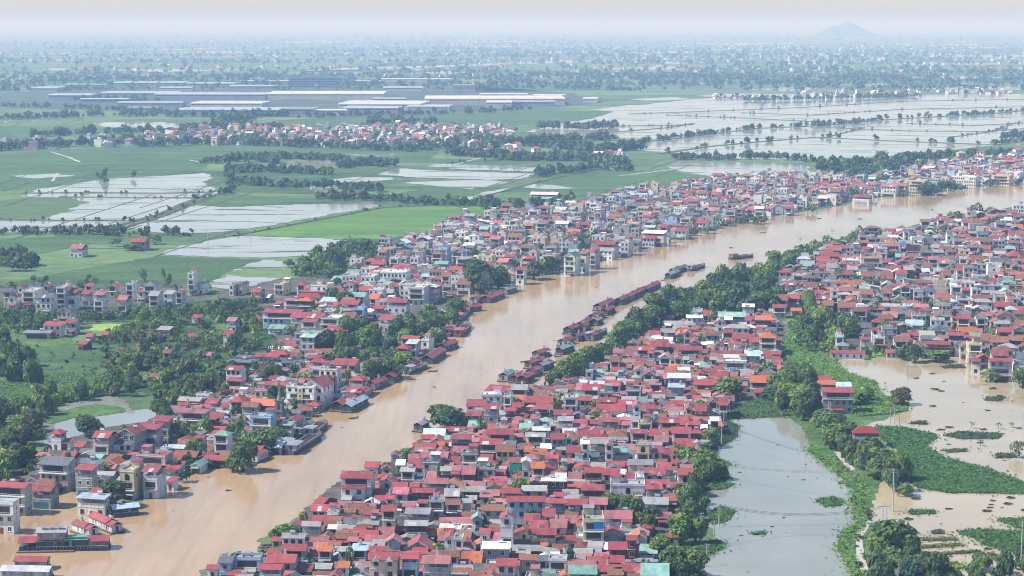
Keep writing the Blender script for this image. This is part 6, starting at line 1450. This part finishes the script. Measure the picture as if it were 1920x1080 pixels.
def barge(P1, P2, w_, seed, col, hold=(0.05, 0.045, 0.045), look="", house='k', crane=False):
    x, y, L, a = place(P1, P2); rg = random.Random(seed)
    o = thing("cargo_barge", "barge", (x, y, .1), a, "cargo barges moored on the river")
    hull_mb(L, w_, 1.7, col, sheer=.9).obj("hull", o)
    b = MB(); x0, x1 = -L * .2, L * .34; hw = w_ * .38
    for s in (-1, 1): b.box(x0, x1, s * hw - .12, s * hw + .12, 1.3, 2.3, (0.30, 0.28, 0.27), "hull_paint", True)
    b.box(x0 - .2, x0, -hw, hw, 1.3, 2.3, (0.25, 0.24, 0.23), "hull_paint"); b.box(x1, x1 + .2, -hw, hw, 1.3, 2.3, (0.25, 0.24, 0.23), "hull_paint"); b.obj("coaming", o)
    b = MB(); b.box(x0, x1, -hw + .12, hw - .12, 1.2, 1.6, hold, "concrete")
    for k in range(6):
        xx = x0 + (x1 - x0) * (k + .5) / 6; b.box(xx - .12, xx + .12, -hw + .1, hw - .1, 1.6, 2.1, (0.13, 0.08, 0.07), "hull_paint")
    b.obj("hold", o)
    cabin(o, -L * .46, -L * .24, w_ * .72, 1.5, 2.2, (0.28, 0.22, 0.2) if house == 'r' else (0.4, 0.4, 0.42), (0.38, 0.10, 0.09) if house == 'r' else (0.30, 0.31, 0.33), 'f', rg, 'deckhouse')
    b = MB(); b.cyl(L * .4, 0, 1.8, 4.6, .07, .05, (0.3, 0.3, 0.3), "painted", 6); b.cyl(-L * .25, 0, 3.6, 6.0, .06, .04, (0.3, 0.3, 0.3), "painted", 6); b.obj("mast", o)
    if crane:
        b = MB(); b.cyl(0, 0, 1.6, 3.6, .8, .6, (0.4, 0.12, 0.08), "painted", 8); b.add([(0, -.2, 3.6), (0, .2, 3.6), (6, .1, 7), (6, -.1, 7), (0, -.2, 4.0), (0, .2, 4.0), (6, .1, 7.3), (6, -.1, 7.3)], [(0, 1, 2, 3), (4, 5, 6, 7), (0, 3, 7, 4), (1, 2, 6, 5)], (0.45, 0.14, 0.08), "painted"); b.obj("crane", o)
    b = MB(); b.cyl(L * .3, w_ * .42, 1.5, 2.0, .35, .35, (0.03, 0.03, 0.03), "painted", 8); b.obj("fender", o)
    later(o, (look or "dark cargo barge with an open hold", []), 'boat', (P1[0] + P2[0]) / 2, (P1[1] + P2[1]) / 2 - 6)
barge((543, 854), (599, 818), 6.2, 1, (0.11, 0.085, 0.085), look="long dark steel cargo barge with an open empty hold")
barge((575, 822), (609, 797), 6.0, 2, (0.15, 0.12, 0.12), look="grey-brown barge tucked behind the long dark barge")
barge((556, 822), (588, 800), 5.0, 3, (0.06, 0.10, 0.08), look="barge beside a green canopy")
barge((763, 703), (799, 688), 5.0, 4, (0.09, 0.10, 0.11), look="charcoal barge at the end of the red houseboat chain")
barge((838, 632), (856, 600), 6.5, 5, (0.25, 0.11, 0.09), (0.4, 0.3, 0.26), "rusty red sand dredger with a crane", 'r', True)
barge((858, 633), (878, 612), 6.5, 6, (0.20, 0.09, 0.08), (0.35, 0.26, 0.22), "rusty barge nested outside the dredger", 'r')
barge((858, 604), (877, 585), 5.5, 7, (0.16, 0.10, 0.10), (0.3, 0.2, 0.18), "stubby red-brown barge above the dredger", 'r')
barge((1291, 509), (1321, 500), 4.6, 8, (0.10, 0.09, 0.09), look="slim dark barge with masts in mid-channel")
barge((1368, 487), (1412, 482), 6.0, 9, (0.09, 0.08, 0.08), look="broad barge with a red-roofed wheelhouse out in mid-river", house='r')
barge((1099, 639), (1137, 623), 4.4, 10, (0.10, 0.10, 0.105), look="low open barge nosing into the leafy bank")
def sampan(px, py, L, a, seed):
    X, Y = G(px, py); o = thing("sampan", "small boat", (X, Y, .1), a, "small sampans on the water")
    hull_mb(L, 1.3, .45, (0.12, 0.085, 0.06), sheer=.35, stern=.2).obj("hull", o)
    b = MB()
    for k in range(3): x = -L * .25 + L * .22 * k; b.box(x - .12, x + .12, -.45, .45, .42, .5, (0.2, 0.14, 0.1), "hull_paint", True)
    b.obj("thwart", o)
    later(o, ("small dark open sampan", []), 'boat', px, py)
for i, (px, py, L, a) in enumerate([(494, 1028, 3.6, .1), (663, 785, 4.5, .5), (811, 697, 5, .3), (982, 679, 4.5, .7), (1244, 526, 4.0, .2), (1046, 669, 4, .3), (1536, 410, 4, .1), (1612, 411, 4, 0), (590, 777, 5, .6), (1042, 680, 3.5, 1.0), (500, 893 + 130, 3.4, .3), (1430, 437, 5, .05)]): sampan(px, py, L, a, i)

# the two-storey floating restaurant in the bottom left corner
x, y, L, a = place((38, 1031), (206, 1028)); o = thing("floating_restaurant", "floating restaurant", (x, y, .1), a)
o["label"] = "long dark two-storey floating restaurant with crimson end roofs and a green midsection at bottom left"
b = MB(); b.box(-L / 2, L / 2, -3.3, 3.3, -.3, .8, (0.05, 0.055, 0.06), "hull_paint", True); b.box(-L / 2 - .4, L * .12, -4.6, -3.3, .1, .45, (0.22, 0.10, 0.09), "hull_paint", True); b.obj("pontoon", o)
dk = (0.05, 0.085, 0.09)
cabin(o, -L / 2 + .2, -L * .3, 6, .8, 2.3, dk, ROOF['r'], 'g', None, 'front_cabin', open_=True, rise=.2)
cabin(o, -L * .3, L * .03, 6, .8, 2.6, dk, (0.1, 0.1, 0.1), 'f', None, 'lower_saloon')
cabin(o, -L * .29, L * .02, 5.6, 3.7, 2.5, (0.28, 0.28, 0.30), (0.32, 0.33, 0.35), 'g', None, 'upper_saloon', rise=.18)
cabin(o, L * .04, L * .26, 5.8, .8, 2.9, dk, (0.14, 0.38, 0.30), 'f', None, 'dining_deck')
cabin(o, L * .27, L / 2 - .3, 5.6, .8, 2.4, (0.16, 0.16, 0.16), ROOF['r'], 'g', None, 'rear_cabin', rise=.2)
b = MB()
for k in range(9): xx = L * .05 + L * .2 * k / 8; b.box(xx - .35, xx + .35, -2.6, -1.8, 4.05, 4.5, (0.16, 0.34, 0.28), "painted", True)
b.obj("planter", o)
b = MB(); b.box(-L * .3, L / 2 - .4, -3.25, -3.15, 1.6, 1.72, (0.5, 0.5, 0.48), "painted", True)
for k in range(22): xx = -L * .3 + (L * .79) * k / 21; b.box(xx - .04, xx + .04, -3.25, -3.15, .8, 1.6, (0.5, 0.5, 0.48), "painted")
b.obj("railing", o)
for i in range(3): tank_mb(-L * .22 + i * 1.6 * 1.6, -1.2, 6.5, random.Random(3)).obj("water_tank", o)
for (x0, x1, yt, yb, c, lb) in [(30, 92, 1052, 1066, 'r', "low crimson-roofed pontoon shed in the bottom left corner"), (5, 98, 1066, 1084, 'g', "pale vaulted grey pontoon roof cut by the bottom left edge")]:
    x, y, L, a = place((x0, yb), (x1, yb)); q = thing("pontoon_shed", "pontoon shed", (x, y, .1), a - R(4)); q["label"] = lb
    b = MB(); b.box(-L / 2, L / 2, -2.6, 2.6, -.3, .7, (0.12, 0.11, 0.1), "hull_paint", True); b.obj("pontoon", q)
    cabin(q, -L / 2 + .3, L / 2 - .3, 5, .7, 2.2, (0.35, 0.38, 0.42), ROOF[c] if c == 'r' else (0.45, 0.48, 0.50), 'g', None, 'cabin', rise=.2)

# ------------------------------------------------------------------ poles and wires
def pole(px, yb, yt, steel=False, arms=1):
    X, Y = G(px, yb); h = max(6.0, (yb - yt) * Y / F * 1.02)
    o = thing("utility_pole", "utility pole", (X, Y, .1), R(-15), "utility poles standing in the flood")
    r = .17 + h * .004; b = MB(); b.cyl(0, 0, -1, h, r, r * .6, (0.42, 0.41, 0.40), "concrete", 6); b.obj("shaft", o)
    for k in range(arms):
        b = MB(); z = h - .35 - k * .9; b.box(-.9, .9, -.06, .06, z, z + .14, (0.3, 0.3, 0.3), "painted", True); ca = b.obj("crossarm", o)
        i_ = MB()
        for xx in (-.8, 0, .8): i_.cyl(xx, 0, z + .14, z + .42, .09, .06, (0.25, 0.14, 0.1), "painted", 6)
        i_.obj("insulator", ca)
    later(o, (f"{'tall' if h > 13 else 'slim'} grey concrete utility pole", []), 'pole', px, (yb + yt) / 2)
    return X, Y, h
for q in [(1553, 802, 752), (1557, 803, 753), (1674, 960, 878), (1655, 982, 950), (1662, 982, 948), (1581, 842, 820), (1623, 864, 835), (1353, 835, 792), (1357, 802, 772), (1304, 877, 848), (1331, 898, 868), (1348, 989, 947), (1339, 1012, 975), (1314, 1022, 960), (1325, 1063, 1018), (1700, 728, 686), (1816, 722, 680), (1917, 806, 775), (1624, 1046, 1010), (1665, 1062, 1030), (1914, 1070, 975), (1669, 796, 764), (1677, 796, 764), (1686, 800, 778), (469, 449, 412), (390, 470, 431), (208, 387, 366), (332, 381, 364), (580, 424, 403), (1580, 301, 283), (1632, 300, 284), (1734, 289, 273), (1828, 287, 260), (1782, 290, 272), (1800, 288, 275), (1846, 275, 258), (1485, 330, 312), (1660, 318, 300), (563, 418, 404), (700, 395, 382), (640, 660, 640), (464, 596, 576), (432, 636, 600), (1067, 372, 352)]: pole(*q, arms=2 if q[1] - q[2] > 40 else 1)
mm, ns, ls, b = mat("cable"); b.inputs['Base Color'].default_value = (0.05, 0.05, 0.055, 1); b.inputs['Roughness'].default_value = .6
def span(A, B, sag, n=3):
    b = MB(); r = .05
    for k in range(n):
        vs = []
        for i in range(21):
            t = i / 20; x = A[0] + (B[0] - A[0]) * t; y = A[1] + (B[1] - A[1]) * t + (k - 1) * .5; z = A[2] + (B[2] - A[2]) * t - sag * 4 * t * (1 - t) + k * .25
            vs += [(x, y - r, z), (x, y + r, z), (x, y, z + 1.6 * r)]
        b.add(vs, [(3 * i + a, 3 * i + 3 + a, 3 * i + 3 + (a + 1) % 3, 3 * i + (a + 1) % 3) for i in range(20) for a in range(3)], (1, 1, 1), "cable")
    o = b.obj("power_line"); o["category"] = "power line"
    return o
def top(px, yb, yt): X, Y = G(px, yb); return X, Y, (yb - yt) * Y / F
o = span(top(1348, 989, 947), top(1655, 982, 950), 3.0); o["label"] = "lower bundle of sagging wires across the grey-green pond"
o = span(top(1331, 898, 868), top(1674, 960, 878), 2.0); o["label"] = "upper bundle of wires slanting across the grey-green pond"
o = span(top(1353, 835, 792), top(1674, 960, 878), 2.5, 2); o["label"] = "wires running from the corner poles to the tall causeway pole"
o = span(top(1700, 728, 686), top(1816, 722, 680), .8, 2); o["label"] = "wires between the two poles in the beige flood"

# a thin puff of smoke over the river bank
m = bpy.data.materials.new("smoke_air"); m.use_nodes = True; nt = m.node_tree; nt.nodes.clear()
pv = nt.nodes.new("ShaderNodeVolumePrincipled"); out = nt.nodes.new("ShaderNodeOutputMaterial"); pv.inputs['Color'].default_value = (.85, .9, .95, 1); pv.inputs['Density'].default_value = .06; nt.links.new(pv.outputs[0], out.inputs['Volume']); MATS["smoke_air"] = m
X, Y = G(905, 548); b = MB()
for k in range(5):
    n = 10; rg = random.Random(k); cx, cz, r = X + rg.uniform(-3, 3) + k * .8, 4 + k * 1.9, 2.6 + k * .25
    vs = [(cx, Y - 9, cz - r * .8)]; fs = []
    for j in range(1, 5):
        for i in range(n): a = 6.283 * i / n; q = math.pi * j / 5; vs.append((cx + r * math.sin(q) * math.cos(a), Y - 9 + r * math.sin(q) * math.sin(a), cz - r * .8 * math.cos(q)))
    vs.append((cx, Y - 9, cz + r * .8))
    for i in range(n):
        fs.append((0, 1 + (i + 1) % n, 1 + i)); fs.append((len(vs) - 1, 31 + i, 31 + (i + 1) % n))
        for j in range(3): fs.append((1 + j * n + i, 1 + j * n + (i + 1) % n, 1 + (j + 1) * n + (i + 1) % n, 1 + (j + 1) * n + i))
    b.add(vs, fs, (1, 1, 1), "smoke_air")
o = b.obj("smoke"); o["kind"] = "stuff"

# ------------------------------------------------------------------ labels: look, then landmark, then order
ZONES = [(430, 1060, "at the river's bottom tip"), (565, 965, "behind the bushy river edge"), (690, 890, "around the big riverside villa"), (590, 1040, "along the lower riverside rows"), (735, 950, "around the arched balcony house"), (740, 1055, "by the long twin-gabled roof"), (845, 990, "left of the tall gabled house"), (850, 1055, "among brown roofs at bottom"),
 (985, 940, "around the long blue house"), (1010, 1000, "below the long blue house"), (1030, 1055, "around the bottom green shed"), (1120, 965, "beside the blue tarpaulin house"), (1180, 915, "by the white arched building"), (1210, 1010, "among trees by the pond"), (1285, 885, "near the cream arcaded house"), (1200, 840, "around the ornate cream facade"), (1120, 840, "near the green awning house"),
 (1000, 870, "around the pointed white facade"), (850, 870, "in the mid-town left rows"), (815, 825, "behind the big riverside tree"), (930, 790, "right of the riverside tree"), (1010, 820, "near the white mid-town terraces"), (1130, 770, "around the widest crimson roofs"), (1230, 780, "in rows left of poles"), (1335, 770, "at the pond's upper corner"), (940, 735, "where the houseboats end"), (1010, 690, "in the lower houseboat chain"), (1085, 625, "in the middle houseboat chain"), (1190, 565, "in the upper houseboat chain"),
 (1150, 700, "behind the feathery riverside trees"), (1270, 700, "around the pale blue roofs"), (1240, 625, "below the riverside grove"), (1370, 630, "near the pale green roof"), (1430, 670, "beside the grassy clearing"), (1300, 560, "in the riverside grove"), (1500, 480, "on the upper leafy bank"), (1540, 740, "on the leafy causeway end"), (1620, 860, "along the causeway path"), (1690, 1010, "at the causeway's lower end"), (1540, 620, "in the overgrown clearing"), (1650, 640, "above the beige flood"), (1790, 650, "by the banana clump"), (1870, 690, "at the flood's upper right"), (1800, 760, "out in the beige flood"), (1880, 1060, "in the lower right corner"), (1400, 900, "in the grey-green pond"),
 (1680, 570, "around the long white building"), (1830, 580, "among the right-edge houses"), (1560, 550, "in the middle right town"), (1600, 480, "around the tall cream block"), (1700, 460, "around the dark blue roof"), (1840, 500, "in the upper right town"), (1850, 400, "at the river's far bend"),
 (30, 930, "at the flooded lower left"), (50, 1010, "by the floating restaurant"), (160, 900, "near the big charcoal-roofed house"), (280, 890, "by the white square house"), (220, 820, "beside the steep orange-red roofs"), (100, 820, "at the little pond's foot"), (160, 770, "on the little pond island"), (380, 850, "along the brown-tiled bank"), (400, 780, "left of the church spire"), (470, 830, "by the riverside tree clump"), (530, 770, "beside the church spire"), (480, 690, "above the church's orange roof"), (570, 830, "by the moored cargo barge"), (620, 690, "behind the red houseboats"), (650, 765, "among the lowest red houseboats"), (720, 640, "behind the leafy left bank"), (810, 675, "in the left houseboat chain"), (860, 610, "by the rusty dredger"), (560, 600, "by the long blue-grey wall"), (600, 540, "around the teal-green shed"), (700, 540, "in the left-bank middle rows"), (800, 520, "left of the drifting smoke"), (910, 530, "by the drifting smoke"), (350, 660, "in the left-bank thicket"), (260, 600, "below the far-left house row"), (60, 600, "at the left edge thicket"), (100, 545, "in the far-left house row"), (270, 545, "below the tall white house"), (360, 530, "beside the tall white house"), (480, 545, "right of the far-left row"), (620, 490, "by the small field pond"), (210, 450, "by the lone field houses"), (30, 830, "at the left edge trees"),
 (970, 480, "on the left bank's bend"), (1080, 480, "by the tall riverside terraces"), (1240, 430, "on the middle far bank"), (1400, 400, "on the upper far bank"), (1620, 350, "on the far bank terraces"), (1720, 340, "by the tall cream riverside block"), (1860, 325, "on the far right bank"), (1000, 360, "by the long white school"), (1150, 285, "by the plain's village edge"), (1270, 510, "in mid-river"), (1390, 480, "in upper mid-river"), (1600, 300, "along the flooded paddy edge"), (1530, 230, "on the tree-lined dyke"), (400, 400, "among the flooded left paddies"),
 (900, 190, "in the estate's bright centre"), (650, 180, "at the estate's middle"), (400, 195, "at the estate's left front"), (280, 160, "at the estate's left back"), (60, 170, "at the estate's left end"), (1108, 190, "beyond the estate's right end"), (780, 150, "behind the estate's office block"), (550, 205, "at the estate's front edge")]
ORD = ['first', 'second', 'third', 'fourth', 'fifth', 'sixth', 'seventh', 'eighth', 'ninth', 'tenth', 'eleventh', 'twelfth', 'thirteenth', 'fourteenth', 'fifteenth', 'sixteenth', 'seventeenth', 'eighteenth', 'nineteenth', 'twentieth']
def zone(px, py): return min(ZONES, key=lambda z: (z[0] - px) ** 2 + ((z[1] - py) * 1.8) ** 2)[2]
rows = [[o, lk[0], lk[1], cls, px, py, zone(px, py)] for o, lk, cls, px, py in THINGS]
def uniq(rows, make):
    g = {}
    for r in rows: g.setdefault(make(r), []).append(r)
    return g
def base(r): return f"{r[1]} {r[6]}"
def full(r): return f"{r[1]} {r[2][0] + ' ' if r[2] else ''}{r[6]}"
for key, grp in uniq(rows, base).items():
    if len(grp) == 1: grp[0][0]["label"] = key; continue
    for k2, g2 in uniq(grp, full).items():
        if len(g2) == 1 and g2[0][2]: g2[0][0]["label"] = k2; continue
        g2.sort(key=lambda r: r[4])
        if len(g2) == 1:   # the only one of its group without the extra feature
            g2[0][0]["label"] = key + ", plainest there"; continue
        for i, r in enumerate(g2):
            r[0]["label"] = f"{k2}, " + ("leftmost" if i == 0 else "rightmost" if i == len(g2) - 1 else ORD[i] + " from left")
for o in sc.objects:
    l = o.get("label")
    if l and len(l.split()) > 16: o["label"] = ' '.join(l.replace(' with ', ' ').split()[:16])
